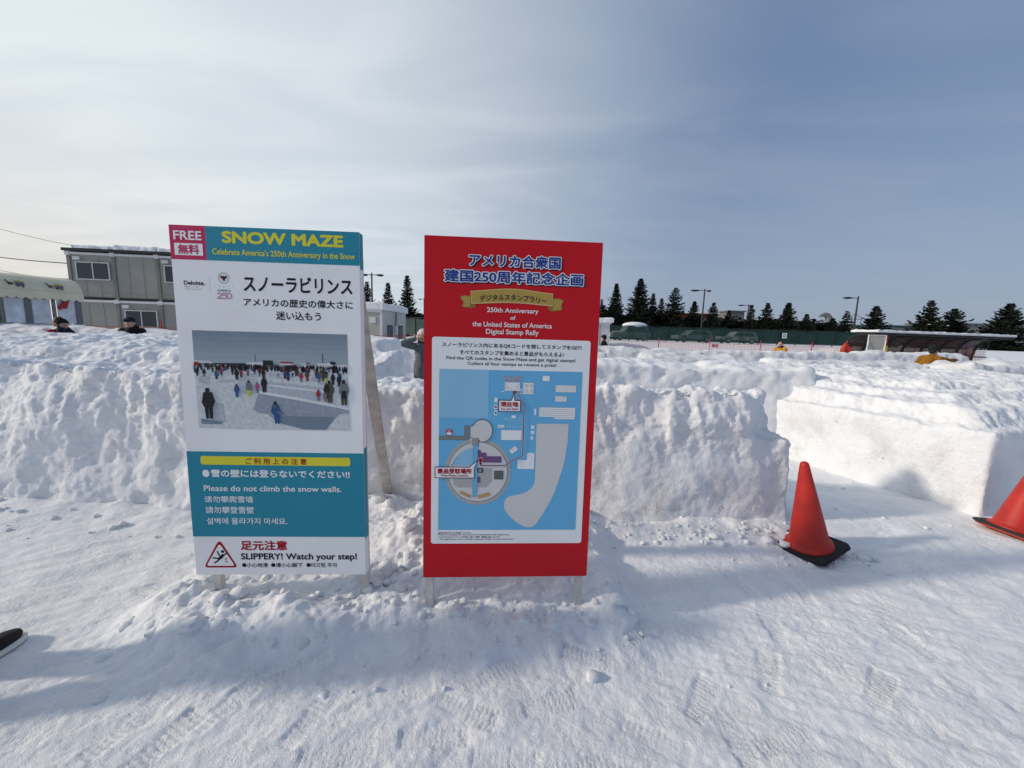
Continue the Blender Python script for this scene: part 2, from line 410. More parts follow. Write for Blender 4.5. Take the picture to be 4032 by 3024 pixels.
# ------------------------------------------------------------------ snow maze walls
def hullseg(mb, foot, z0, ztops, inset):
    # foot: polygon (ccw) ; top polygon inset towards centroid by per-vertex inset (m)
    cx = sum(p[0] for p in foot) / len(foot); cy = sum(p[1] for p in foot) / len(foot)
    n = len(foot)
    if not isinstance(inset, (list, tuple)): inset = [inset] * n
    if not isinstance(ztops, (list, tuple)): ztops = [ztops] * n
    bot = [(x, y, z0) for x, y in foot]; top = []
    for (x, y), i, z in zip(foot, inset, ztops):
        d = math.hypot(x - cx, y - cy); k = max(0, 1 - i / d); top.append((cx + (x - cx) * k, cy + (y - cy) * k, z))
    mb.add(bot + top, [tuple(range(n - 1, -1, -1)), tuple(range(n, 2 * n))] + [(i, (i + 1) % n, n + (i + 1) % n, n + i) for i in range(n)])
def snow_wall(name_label, mb, voxel, amp, seed, style, m=SNOW, smooth=6, name='snow_wall', cat='snow wall'):
    me = remeshed(mb, voxel, smooth)
    for it in range(2 if voxel < 0.03 else 1):
        co, no = get_np(me); P = co + seed * 7.7
        upw = np.clip(no[:, 2], 0, 1)
        if it == 0:
            d = 0.075 * fbm(P * 1.5, 3) * (1 + 0.4 * upw)
            if style == 'rough':
                # slumped, hand-thrown snow: ridges leaning up to the right
                Q = np.stack([(P[:, 0] * .82 - P[:, 2] * .57) * 3.6, P[:, 1] * 3.0, (P[:, 0] * .57 + P[:, 2] * .82) * 1.7], 1)
                Q += 0.8 * np.stack([fbm(P * 1.6 + 4, 3), fbm(P * 1.6 + 24, 3), fbm(P * 1.6 + 44, 3)], 1)
                Q[:, 0] *= .62; pt = sstep(fbm(P * 1.1 + 13, 3), -.3, .4)
                lowf = .5 + .5 * sstep(co[:, 2], .35, .95); d += lowf * (0.03 + 0.075 * pt) * (ridged(Q * 1.15, 4) - 0.72) + 0.035 * fbm(P * 4.2, 3) + 0.03 * (ridged(P * np.array([5, 5, 2.2]), 2) - .72)
            elif style == 'block':
                z = co[:, 2]; upm = sstep(z, 0.45, 0.9)
                Q = np.stack([P[:, 0] * 5.0 + P[:, 2] * 1.2, P[:, 1] * 3.0, P[:, 2] * 1.6], 1)
                d += upm * (0.085 * (ridged(Q, 3) - 0.72) + 0.05 * (0.5 - worley(P * 5))) + (1 - upm) * 0.016 * fbm(P * 6, 3)
            elif style == 'cut':
                upm = sstep(co[:, 2] + .05 * fbm(P * 2, 2), 0.66, 0.90)
                d = d * (0.28 + 0.5 * upm) + upm * (0.035 * fbm(P * 5, 3) + 0.045 * (ridged(P * 3.4, 3) - .72)) + (1 - upm) * .006 * fbm(P * np.array([2, 2, 14]), 3)
            else:
                pt = sstep(fbm(P * .8 + 3, 2), -.3, .4); d += 0.09 * fbm(P * .7 + 6, 3) * (0.4 + upw) + pt * 0.05 * (0.5 - worley(P * 2.6)) + 0.05 * fbm(P * 4, 4) + 0.06 * (ridged(P * 3 + 8, 3) - .72)
        else:
            if style == 'cut': k = 0.12 + 0.88 * sstep(co[:, 2], 0.62, 0.84)
            elif style == 'block': k = 0.25 + 0.75 * sstep(co[:, 2], 0.45, 0.85)
            elif style == 'rough': k = .5 + .4 * sstep(co[:, 2], .4, 1.0)
            else: k = 1.0
            pt = sstep(fbm(P * 1.5 + 33, 3), -.2, .4)
            d = k * ((0.016 if style == 'rough' else 0.030) * pt * (0.48 - worley(P * 11 + 1.2 * fbm(P * 5, 2)[:, None])) + 0.022 * fbm(P * 14, 3, .6) + 0.008 * fbm(P * 45, 2) + (0.022 * (ridged(P * np.array([8, 8, 6]) + 3, 3) - .72) * sstep(fbm(P * 1.2 + 61, 2), -.25, .3) if style in ('rough', 'block') else 0)) + 0.004 * fbm(P * 30, 2)
        set_np(me, co + no * (d * amp)[:, None])
    o = link(name, me, m, smooth=True); tag(o, name_label, cat, 'walls of the snow maze'); return o

# front wall, left of the signs: a rough slope
mb = MB()
hullseg(mb, [(-9.5, 2.78), (-5.0, 2.85), (-2.9, 3.0), (-1.35, 3.02), (-1.35, 5.0), (-9.5, 5.2)], -0.3, [1.27, 1.26, 1.22, 1.10, 1.28, 1.36], [.5, .45, .45, .30, .1, .1])
hullseg(mb, [(-9.5, 3.9), (-2.0, 3.75), (-2.0, 5.0), (-9.5, 5.1)], -0.3, [1.33, 1.27, 1.36, 1.38], 0.15)
snow_wall('long rough sloping snow wall filling the left side behind the teal and white sign', mb, 0.0155, 1.0, 1, 'rough')
# front block between / right of the signs
mb = MB()
hullseg(mb, [(-1.55, 3.08), (0.6, 3.10), (2.34, 3.12), (2.47, 3.30), (2.55, 3.72), (-1.55, 4.05)], -0.3, [1.06, 1.14, 1.19, 1.06, 1.14, 1.06], [.12, .2, .40, .36, .13, .1])
hullseg(mb, [(1.3, 3.15), (2.45, 3.14), (2.58, 3.35), (2.5, 3.7), (1.3, 3.8)], -0.3, [.92, .76, .70, .74, .92], [.03, .09, .10, .10, .03])
snow_wall('front block of packed snow between the red sign and the whole orange cone', mb, 0.017, 1.0, 4, 'block', snow_mat('snow_trodden', 1.0), smooth=14)
# right-hand wall with a smooth cut face in the sun
mb = MB()
hullseg(mb, [(4.44, 3.46), (7.6, 4.35), (7.9, 5.6), (4.9, 7.6), (3.55, 5.75), (3.72, 5.25)], -0.3, [.80, .84, .84, .84, .80, .78], [.03, 0, 0, 0, .02, .02])
hullseg(mb, [(4.45, 3.48), (7.6, 4.37), (7.9, 5.6), (4.9, 7.6), (3.57, 5.75), (3.74, 5.25)], 0.60, [.98, 1.0, 1.1, 1.1, 1.02, .96], [.30, .3, .1, .1, .2, .2])
hullseg(mb, [(4.52, 3.62), (7.6, 4.45), (7.9, 5.6), (4.9, 7.6), (3.66, 5.75), (3.82, 5.25)], 0.70, [1.08, 1.10, 1.16, 1.18, 1.10, 1.05], [.62, .5, .1, .1, .34, .42])
hullseg(mb, [(4.75, 4.05), (7.5, 4.6), (7.9, 5.6), (4.9, 7.6), (3.95, 5.75), (4.05, 5.3)], 0.75, [1.16, 1.16, 1.18, 1.2, 1.17, 1.13], [.65, .4, .1, .1, .4, .5])
snow_wall('thick snow wall with a smooth sunlit cut face to the right of the whole cone', mb, 0.019, 1.0, 9, 'cut', SNOWD, smooth=16)

ROWS = [  # x0,y0,x1,y1,width,height,label
    (4.4, 5.72, 0.35, 5.95, 0.85, 1.18, 'shaded snow wall just behind the front block, joining the sunlit wall'),
    (-1.60, 5.75, -6.2, 6.1, 0.9, 1.38, 'snow wall ending in a square edge, seen in the gap between the signs'),
    (-2.0, 8.9, 2.2, 8.7, 1.0, 1.20, 'snow wall right behind the person in the grey jacket'),
    (2.2, 7.2, 4.2, 7.0, 0.9, 1.24, 'short lumpy snow wall behind the front block near the red sign'),
    (-14.0, 7.9, -4.6, 7.7, 0.95, 1.33, 'snow wall in front of the two pairs of people on the left'),
    (-20.0, 11.4, -5.5, 11.2, 1.2, 1.33, 'snow wall behind the man in the black coat, before the grey containers'),
    (-5.0, 13.0, 2.4, 13.4, 1.1, 1.27, 'distant snow wall in front of the low cabin with snow on its roof'),
    (2.0, 11.8, 8.2, 11.6, 1.0, 1.21, 'snow wall in front of the person in a black cap by the red sign'),
    (5.6, 8.7, 9.0, 8.6, 1.1, 1.20, 'flat topped snow wall behind the sunlit wall'),
    (9.4, 8.6, 16.0, 8.9, 1.1, 1.22, 'snow wall the person in the mustard jacket leans on'),
    (8.4, 13.3, 15.5, 13.6, 1.1, 1.22, 'snow wall hiding the person in the yellow jacket to the shoulders'),
    (16.2, 12.6, 24.0, 13.0, 1.2, 1.20, 'snow wall in front of the curved bench shelter'),
    (8.2, 6.1, 13.5, 5.6, 1.0, 1.14, 'snow wall at the right edge beyond the sunlit wall'),
]
for i, (x0, y0, x1, y1, w, h, lab) in enumerate(ROWS):
    mb = MB(); d = Vector((x1 - x0, y1 - y0)); ln = d.length; d.normalize(); n = Vector((-d.y, d.x))
    k = max(1, int(ln / 2.6)); rnd = random.Random(i + 20)
    for j in range(k):
        a = Vector((x0, y0)) + d * (ln * j / k); b = Vector((x0, y0)) + d * (ln * (j + 1) / k + (0.5 if j < k - 1 else 0))
        wa = w * rnd.uniform(.9, 1.12); ha = h + rnd.uniform(-.05, .03)
        p = [a - n * wa / 2, b - n * wa / 2, b + n * wa / 2, a + n * wa / 2]
        hullseg(mb, [tuple(q) for q in p], -0.3, [ha + rnd.uniform(-.03, .03) for _ in range(4)], rnd.uniform(.14, .24))
    yy = min(y0, y1)
    snow_wall(lab, mb, 0.03 if yy < 6.5 else (0.042 if yy < 9.5 else 0.055), 1.0, 30 + i, 'far', SNOW if yy < 7 else SNOWF, smooth=14)

# loose clods, nobody could count them
rnd = random.Random(5); mb = MB()
ico = []
for q in range(6):
    bm = bmesh.new(); bmesh.ops.create_icosphere(bm, subdivisions=2, radius=1)
    cs = np.array([v.co[:] for v in bm.verts]); dd = 1 + 0.45 * perlin(cs * 1.3 + q * 5.5) + 0.2 * perlin(cs * 3 + q)
    ico.append((cs * dd[:, None] * np.array([1, .85, .7]), [tuple(v.index for v in f.verts) for f in bm.faces])); bm.free()
def clod(x, y, r_, dz=0.3):
    cs, fs = ico[rnd.randrange(6)]; a = rnd.uniform(0, 6.28); c, s = math.cos(a), math.sin(a); z = hgt(x, y) + r_ * dz
    mb.add([(x + r_ * (p[0] * c - p[1] * s), y + r_ * (p[0] * s + p[1] * c), z + r_ * p[2]) for p in cs], fs)
for _ in range(330):
    u = rnd.random()
    if u < .30: x, y, r_ = rnd.uniform(.7, 2.5), rnd.gauss(2.92, .09), rnd.uniform(.006, .026)
    elif u < .52: x, y, r_ = rnd.uniform(-1.9, .75), rnd.gauss(1.98, .1), rnd.uniform(.006, .026)
    elif u < .66: x, y, r_ = rnd.uniform(-.76, -.45), rnd.uniform(2.0, 2.9), rnd.uniform(.012, .045)
    elif u < .76: x, y, r_ = rnd.uniform(-4.2, -1.6), rnd.gauss(2.75, .12), rnd.uniform(.008, .03)
    elif u < .86: x, y, r_ = rnd.uniform(2.0, 2.75), rnd.gauss(2.75, .12), rnd.uniform(.006, .026)
    elif u < .93: x, y, r_ = rnd.uniform(2.6, 4.3), rnd.uniform(2.7, 4.5), rnd.uniform(.006, .02)
    else: x, y, r_ = rnd.uniform(-1.8, 1.5), rnd.uniform(1.5, 1.9), rnd.uniform(.004, .014)
    clod(x, y, r_)
for _ in range(48):
    if rnd.random() < .62: x, y = rnd.uniform(-1.95, -.7), rnd.gauss(1.80, .13)
    elif rnd.random() < .5: x, y = rnd.uniform(-.76, -.42), rnd.uniform(1.9, 2.9)
    else: x, y = rnd.uniform(-.4, .7), rnd.gauss(1.92, .07)
    clod(x, y, rnd.uniform(.022, .060) * rnd.uniform(.6, 1.1), rnd.uniform(-.45, -.05))
clod(2.50, 2.70, .045, 1.2); clod(2.22, 2.62, .03, .5); clod(2.58, 2.80, .03, .6)
for x, y, r_ in [(1.62, 2.86, .035), (1.66, 2.80, .028), (-.80, 2.05, .042), (.62, 2.0, .045), (.70, 1.97, .035), (2.62, 2.66, .05), (2.70, 2.68, .035), (2.05, 2.86, .05), (2.15, 2.82, .04), (-1.05, 3.0, .06), (-.95, 2.92, .05), (-.7, 2.6, .06), (.42, 1.62, .035), (-1.45, 1.93, .05)]: clod(x, y, r_)
o = mb.build('snow_clods', SNOW, smooth=True); tag(o, kind='stuff'); o['label'] = 'loose clods of snow scattered at the foot of the walls and signs'

# ------------------------------------------------------------------ flat print helpers (local panel: x right 0..0.9, z down from the top edge, facing -y)
WHITE = (0.80, 0.81, 0.82); BLACK = (0.012, 0.012, 0.014)
def ink(name, col): return mat('ink_' + name, col, 0.5, var=0.03, scale=3, spec=0.18, bump=0.10, bscale=9)
I_WHITE = ink('white', WHITE); I_BLACK = ink('black', BLACK); I_TEAL = ink('teal', (0.022, 0.235, 0.33)); I_PINK = ink('pink', (0.50, 0.022, 0.10))
I_YEL = ink('yellow', (0.66, 0.62, 0.045)); I_RED = ink('red', (0.52, 0.008, 0.016)); I_DRED = ink('dark_red', (0.36, 0.008, 0.02)); I_NAVY = ink('navy', (0.022, 0.05, 0.24))
I_SKY = ink('map_blue', (0.135, 0.43, 0.70)); I_SKY2 = ink('map_pale_blue', (0.25, 0.50, 0.70)); I_LG = ink('map_grey', (0.60, 0.60, 0.60)); I_MG = ink('map_mid_grey', (0.40, 0.40, 0.40)); I_DG = ink('map_road', (0.19, 0.21, 0.21))
I_GG = ink('map_green_grey', (0.10, 0.13, 0.12)); I_PUR = ink('map_purple', (0.16, 0.08, 0.20)); I_TAN = ink('map_tan', (0.46, 0.30, 0.13)); I_GOLD = ink('gold', (0.42, 0.29, 0.075)); I_GOLD2 = ink('dark_gold', (0.24, 0.155, 0.035)); I_GOLD3 = ink('pale_gold', (0.60, 0.47, 0.20)); I_MAR = ink('route', (0.10, 0.008, 0.03)); I_SIL = ink('pictogram', (0.005, 0.005, 0.015))

def text_mesh(body, bold=0):
    c = bpy.data.curves.new('lettering', 'FONT'); c.body = body; c.size = 1; c.resolution_u = 4; c.align_x = 'LEFT'
    o = bpy.data.objects.new('lettering', c); COL.objects.link(o)
    dg = bpy.context.evaluated_depsgraph_get(); me = bpy.data.meshes.new_from_object(o.evaluated_get(dg))
    bpy.data.objects.remove(o); bpy.data.curves.remove(c)
    return me
VS = 2.005
class Print:
    """flat print on a board: u in metres to the right, v down in units of half the board height ratio (VS metres each)"""
    def __init__(s, board): s.board = board; s.h = 0
    def lift(s, k): return -0.0006 * k
    def text(s, body, u0, v0, u1, v1, m, bold=0.02, lay=3, name='lettering', shift=(0, 0), fit_bold=None, bend=None):
        # fitted with the regular weight so a thickened copy stays registered with it
        me0 = text_mesh(body, 0); a = np.empty(len(me0.vertices) * 3); me0.vertices.foreach_get('co', a); a = a.reshape(-1, 3)
        bf = bold if fit_bold is None else fit_bold
        lo, hi = a.min(0) - bf, a.max(0) + bf
        fs = [tuple(p.vertices) for p in me0.polygons]; bpy.data.meshes.remove(me0)
        k = 1 if bold <= 0.004 else (8 if bold < .05 else 18)
        vs = []; ff = []
        for i in range(k + (1 if k > 1 else 0)):     # struck several times side by side, as a heavier weight of the same face
            ox, oy = (bold * math.cos(2 * math.pi * i / k), bold * math.sin(2 * math.pi * i / k)) if (k > 1 and i < k) else (0, 0)
            b = a + np.array([ox, oy, 0])
            U = u0 + (b[:, 0] - lo[0]) / (hi[0] - lo[0]) * (u1 - u0) + shift[0]; V = v1 - (b[:, 1] - lo[1]) / (hi[1] - lo[1]) * (v1 - v0) + shift[1]
            if bend: V = V + bend((U - u0) / (u1 - u0))
            n0 = len(vs); vs += list(map(tuple, np.stack([U, np.full(len(U), s.lift(lay) - 1.6e-5 * i), -V * VS], 1))); ff += [tuple(q + n0 for q in f) for f in fs]
        me = bpy.data.meshes.new(name); me.from_pydata(vs, [], ff); me.update()
        return link(name, me, m, s.board)
    def poly(s, polys, m, lay=1, name='print'):
        mb = MB()
        for p in polys:
            n = len(p); mb.add([(u, s.lift(lay), -v * VS) for u, v in p], [tuple(range(n))])
        me = bpy.data.meshes.new(name); me.from_pydata(mb.v, [], mb.f); me.update()
        bm = bmesh.new(); bm.from_mesh(me); bmesh.ops.triangulate(bm, faces=bm.faces); bm.to_mesh(me); bm.free()
        return link(name, me, m, s.board)
def few(fn):
    def f(polys, m, lay=1, name='print'):
        if name in SPLIT: 
            for p in polys: o = fn([p], m, lay, name)
            return o
        return fn(polys, m, lay, name)
    return f
SPLIT = {'photo_path', 'photo_far_shapes', 'photo_tents', 'photo_red_marks', 'photo_walls', 'photo_mound', 'photo_wall_tops', 'ribbon_tails', 'slip_marks', 'map_kiosks', 'map_hall', 'map_paving', 'map_road', 'stars', 'map_buildings'}
def rectp(u0, v0, u1, v1): return [(u0, v0), (u1, v0), (u1, v1), (u0, v1)]
def rrect(u0, v0, u1, v1, r_, k=6):
    p = []
    for cx, cy, a0 in ((u1 - r_, v0 + r_ / VS, -90), (u1 - r_, v1 - r_ / VS, 0), (u0 + r_, v1 - r_ / VS, 90), (u0 + r_, v0 + r_ / VS, 180)):
        for i in range(k + 1): a = R(a0 + 90 * i / k); p.append((cx + r_ * math.cos(a), cy + r_ / VS * math.sin(a)))
    return p
def circ(cu, cv, r_, k=40, a0=0, a1=360): return [(cu + r_ * math.cos(R(a0 + (a1 - a0) * i / k)), cv + r_ / VS * math.sin(R(a0 + (a1 - a0) * i / k))) for i in range(k + (0 if a1 - a0 == 360 else 1))]
def stroke(pts, w):
    out = []
    for a, b in zip(pts[:-1], pts[1:]):
        a = (a[0], a[1] * VS); b = (b[0], b[1] * VS); d = Vector((b[0] - a[0], b[1] - a[1])); l = d.length
        if l < 1e-6: continue
        d /= l; n = Vector((-d.y, d.x)) * w / 2; e = d * w * 0.35
        out.append([(q[0], q[1] / VS) for q in ((a[0] - e.x + n.x, a[1] - e.y + n.y), (b[0] + e.x + n.x, b[1] + e.y + n.y), (b[0] + e.x - n.x, b[1] + e.y - n.y), (a[0] - e.x - n.x, a[1] - e.y - n.y))])
    return out
def ringp(cu, cv, r_, w, k=40, a0=0, a1=360): return stroke(circ(cu, cv, r_, k, a0, a1) + ([circ(cu, cv, r_, k)[0]] if a1 - a0 == 360 else []), w)
def outline(p, w): return stroke(list(p) + [p[0]], w)

WOODG = mat('weathered_wood', (0.50, 0.465, 0.43), 0.85, var=0.22, scale=14, bump=0.4, bscale=60)
WOODW = mat('painted_wood', (0.56, 0.55, 0.53), 0.8, var=0.12, scale=10, bump=0.3, bscale=50)
def sign_root(name, label, x, y, z, yaw, lean, h):
    root = empty(name, (x, y, hgt(x, y)), yaw)
    tag(root, label, 'sign')
    return root, Matrix.Translation((0, 0, z - root.location.z)) @ Matrix.Rotation(-lean, 4, 'X')
SW = 0.9
# ---------------- teal and white sign
root, MX = sign_root('information_sign', 'teal and white upright maze sign with a printed crowd photo and a slippery warning triangle', -1.2216, 1.9492, 0.2520, 0.0490, 0.0087, 1.8096)
def put_local(o, mx):
    o.matrix_basis = mx; return o
SH = 1.8096
mb = MB(); mb.box(-.45, .45, 0.0, .052, 0, SH); panel = mb.build('panel', I_WHITE, root, bevel=.002); put_local(panel, MX)
# print origin at the panel's top left corner
pr = Print(panel)
class Shift(Print):
    def __init__(s, board, h): super().__init__(board); s.H = h
def shifted(o, H): o.location = (-.45, 0, H); return o
_link = link
def plink(fn, H):
    def f(*a, **k): return shifted(fn(*a, **k), H)
    return f
pt, pp = plink(pr.text, SH), few(plink(pr.poly, SH))
pp([rectp(0, 0, .167, .080)], I_PINK, 1, 'price_panel')
hd = pp([rectp(.167, 0, .9, .080)], I_TEAL, 1, 'header_band')
# printed wrap on the right edge of the board (the same colours turn the corner)
def wrap(v0, v1, m):
    b = MB(); b.box(.9003, .9009, 0.003, .049, -v1 * VS, -v0 * VS); o = b.build('edge_wrap', m, panel); shifted(o, SH)
wrap(.001, .088, I_TEAL); wrap(.548, .800, I_TEAL)
pt('FREE', .019, .013, .150, .034, I_WHITE, .022, 2)
pp([rectp(.020, .042, .152, .070)], I_WHITE, 2, 'white_field')
pt('無料', .036, .0445, .135, .0675, I_PINK, .03, 3)
pt('SNOW MAZE', .245, .0095, .823, .0385, I_YEL, .045, 2)
pt("Celebrate America's 250th Anniversary in the Snow", .196, .051, .878, .070, I_YEL, .02, 2)
pt('Deloitte.', .051, .130, .150, .140, I_BLACK, .03, 1)
pt('デロイト トーマツ', .052, .1425, .121, .1462, I_BLACK, .01, 1)
pt('Together makes progress', .052, .1485, .135, .1515, I_DG, .0, 1)
pp([rectp(.1715, .121, .1727, .156)], I_MG, 1, 'divider')
# round seal with a spread bird, stars, AMERICA 250
sc_ = .241; sv = .121
pp(ringp(sc_, sv, .0262, .0016) + ringp(sc_, sv, .0205, .0010), I_DG, 1, 'seal_ring')
bird = [(-.002, -.010), (.002, -.010), (.003, -.006), (.014, -.010), (.016, -.004), (.012, .002), (.005, .005), (.006, .011), (-.006, .011), (-.005, .005), (-.012, .002), (-.016, -.004), (-.014, -.010), (-.003, -.006)]
pp([[(sc_ + a, sv + b * .6) for a, b in bird]], I_BLACK, 1, 'seal_bird')
pp([[(sc_ + a, sv + b * .6) for a, b in ((-.003, -.002), (.003, -.002), (.003, .003), (0, .006), (-.003, .003))]], I_DRED, 2, 'seal_shield')
pp([[(sc_ + .0232 * math.cos(R(a)) + .0012 * math.cos(R(b)), sv + (.0232 * math.sin(R(a)) + .0012 * math.sin(R(b))) / VS) for b in (0, 90, 180, 270)] for a in range(0, 360, 18)], I_MG, 1, 'seal_lettering_ring')
def star(cu, cv, r_): return [(cu + (r_ if i % 2 == 0 else r_ * .42) * math.sin(R(36 * i)), cv - (r_ if i % 2 == 0 else r_ * .42) / VS * math.cos(R(36 * i))) for i in range(10)]
pp([star(.197 + .0215 * i, .1415, .0036) for i in range(5)], I_MG, 1, 'stars')
pt('AMERICA', .207, .1485, .272, .1535, I_NAVY, .015, 1)
two = [(.207, .160), (.214, .1565), (.224, .158), (.225, .162), (.214, .167), (.207, .1705), (.229, .1700)]
five = [(.250, .157), (.234, .1575), (.232, .1625), (.242, .1615), (.249, .1655), (.243, .1705), (.229, .1700)]
zero = [(.262 + .0105 * math.cos(R(a)), .1635 + .0068 * math.sin(R(a))) for a in range(0, 361, 30)]
for w_, m_, l_ in ((.0042, I_NAVY, 1), (.0030, I_PINK, 2), (.0009, I_WHITE, 3)): pp(stroke(two, w_) + stroke(five, w_) + stroke(zero, w_), m_, l_, 'ribbon_number')
pt('スノーラビリンス', .334, .112, .861, .1515, I_BLACK, .028, 1)
pt('アメリカの歴史の偉大さに', .329, .167, .862, .187, I_BLACK, .022, 1)
pt('迷い込もう', .483, .197, .703, .2185, I_BLACK, .022, 1)
# printed photograph of a crowded snow maze
U0, V0, U1, V1 = .072, .250, .830, .498
def P_(x, y): return (U0 + x * (U1 - U0), V0 + y * (V1 - V0))   # picture coordinates 0..1
G = lambda n, c: ink('photo_' + n, c)
ph = [pp([[P_(0, i / 6 * .33), P_(1, i / 6 * .33), P_(1, (i + 1) / 6 * .33), P_(0, (i + 1) / 6 * .33)] for i in (k,)], G('sky%d' % k, (.20 + .022 * k, .25 + .025 * k, .31 + .022 * k)), 1, 'photo_sky') for k in range(6)]
tx = lambda n, c: mat('ink_photo_' + n, c, .45, var=.16, scale=55)
ps = tx('snow', (.54, .57, .60)); psh = tx('snow_shade', (.26, .31, .37)); psm = tx('snow_mid', (.40, .44, .49)); pdk = G('dark', (.018, .02, .025)); pdeep = G('snow_deep', (.17, .225, .29))
pp([[P_(0, .33), P_(1, .33), P_(1, 1), P_(0, 1)]], ps, 1, 'photo_snow')
def pq(pts, m, l=2, n='photo_shape'): return pp([[P_(*q) for q in pts]], m, l, n)
# maze walls: shaded faces
pp([[P_(*q) for q in p] for p in [
    [(.02, .46), (.09, .47), (.085, .54), (.02, .53)], [(.15, .50), (.25, .49), (.25, .51), (.13, .525)], [(.31, .43), (.40, .42), (.40, .46), (.31, .46)], [(.28, .46), (.40, .48), (.40, .52), (.27, .50)],
    [(.27, .515), (.46, .535), (.46, .62), (.28, .64), (.26, .58)], [(.48, .54), (.78, .60), (.85, .62), (.85, .69), (.75, .685), (.49, .62)], [(.50, .505), (.84, .55), (.84, .575), (.50, .53)], [(.76, .45), (.85, .46), (.84, .49), (.75, .48)],
    [(.79, .48), (.85, .475), (.85, .525), (.80, .525)], [(.48, .42), (.58, .41), (.58, .44), (.49, .45)], [(.12, .73), (.165, .74), (.175, .93), (.09, .93)], [(.52, .44), (.60, .46), (.60, .48), (.52, .47)]]], psm, 2, 'photo_walls')
pp([[P_(*q) for q in p] for p in [[(.405, .62), (.44, .625), (.94, .75), (1, .78), (1, .84), (.93, .83), (.84, 1), (.70, 1), (.50, .92), (.44, .85), (.36, .80)]]], psh, 2, 'photo_walls')
pp([[P_(*q) for q in p] for p in [[(.52, .86), (.90, .86), (.84, 1), (.70, 1), (.53, .93)], [(.02, .90), (.16, .93), (.15, .955), (.02, .955)]]], pdeep, 3, 'photo_path')
pp([[P_(*q) for q in p] for p in [[(.12, .97), (.25, .90), (.40, .83), (.46, .84), (.52, .93), (.70, 1), (.12, 1)], [(.94, .83), (1, .82), (1, 1), (.85, 1)]]], ps, 3, 'photo_mound')
pp([[P_(*q) for q in p] for p in [[(.40, .60), (.44, .605), (.70, .67), (.94, .74), (1, .76), (1, .785), (.94, .765), (.70, .70), (.44, .635), (.405, .625)], [(.46, .525), (.80, .585), (.80, .60), (.46, .545)]]], G('snow_lit', (.66, .68, .70)), 4, 'photo_wall_tops')
rp = random.Random(11)
crowd = {}
for i in range(300):
    x = rp.random(); t = rp.random() ** 1.5; hh = .030 + .03 * t; y = .352 + .05 * t; w = .0032 + .0022 * t
    crowd.setdefault(rp.choice([0, 0, 0, 0, 0, 0, 5, 8, 3, 6, 1, 0]), []).append([P_(x - w, y), P_(x + w, y), P_(x + w * 1.15, y - hh * .55), P_(x + w * .5, y - hh * .75), P_(x + w * .4, y - hh), P_(x - w * .4, y - hh), P_(x - w * .5, y - hh * .75), P_(x - w * 1.15, y - hh * .5)])
pp([[P_(*q) for q in p] for p in [[(0, .30), (.10, .30), (.13, .325), (0, .325)], [(.34, .305), (.45, .30), (.45, .335), (.34, .335)], [(.56, .30), (.64, .30), (.64, .33), (.56, .33)], [(.69, .31), (.72, .30), (.73, .34), (.70, .35)], [(.80, .30), (.90, .29), (.90, .34), (.80, .34)], [(.93, .31), (1, .31), (1, .335), (.93, .335)]]], ps, 5, 'photo_tents')
pp([[P_(*q) for q in p] for p in [[(.445, .285), (.51, .285), (.51, .335), (.445, .335)], [(.885, .28), (.92, .285), (.92, .31), (.885, .31)], [(.395, .225), (.398, .225), (.398, .30), (.395, .30)], [(.832, .20), (.836, .20), (.84, .30), (.836, .30)], [(.13, .325), (.33, .32), (.33, .335), (.13, .335)]]], pdk, 6, 'photo_far_shapes')
pp([[P_(*q) for q in p] for p in [[(0, .315), (.03, .315), (.03, .35), (0, .35)], [(.56, .295), (.64, .295), (.64, .31), (.56, .31)], [(.73, .295), (.75, .295), (.75, .31), (.73, .31)]]], G('signal_red', (.32, .03, .03)), 6, 'photo_red_marks')
COLS = [pdk, G('coat_red', (.30, .03, .05)), G('coat_teal', (.04, .22, .25)), G('coat_olive', (.07, .07, .045)), G('coat_pink', (.40, .06, .20)), G('coat_grey', (.16, .17, .18)), G('coat_blue', (.03, .09, .24)), G('coat_yellow', (.50, .50, .05)), G('coat_brown', (.10, .06, .045)), G('skin', (.40, .24, .17))]
for k_, v_ in crowd.items(): pp(v_, COLS[k_], 5, 'photo_crowd')
_fig = random.Random(8)
def figure(x, yb, h, top, low=0, lean=0.0):
    w = h * .115
    pp([[P_(x - w * .55, yb), P_(x - w * .05, yb), P_(x, yb - h * .45), P_(x + w * .1, yb), P_(x + w * .6, yb), P_(x + w * .75, yb - h * .5), P_(x - w * .75, yb - h * .5)]], COLS[low], 6, 'photo_legs')
    pp([[P_(x - w * .8, yb - h * .38), P_(x + w * .8, yb - h * .38), P_(x + w * 1.15 + lean, yb - h * .55), P_(x + w * .75 + lean, yb - h * .84), P_(x - w * .7 + lean, yb - h * .84), P_(x - w * 1.1 + lean, yb - h * .52)]], COLS[top], 7, 'photo_coat')
    hr = h * .085; cu, cv = P_(x + lean, yb - h * .90); k = (U1 - U0) / (V1 - V0)
    pp([[(cu + hr * .40 * math.cos(R(a)), cv + hr * .235 * math.sin(R(a))) for a in range(0, 360, 40)]], COLS[0], 8, 'photo_head')
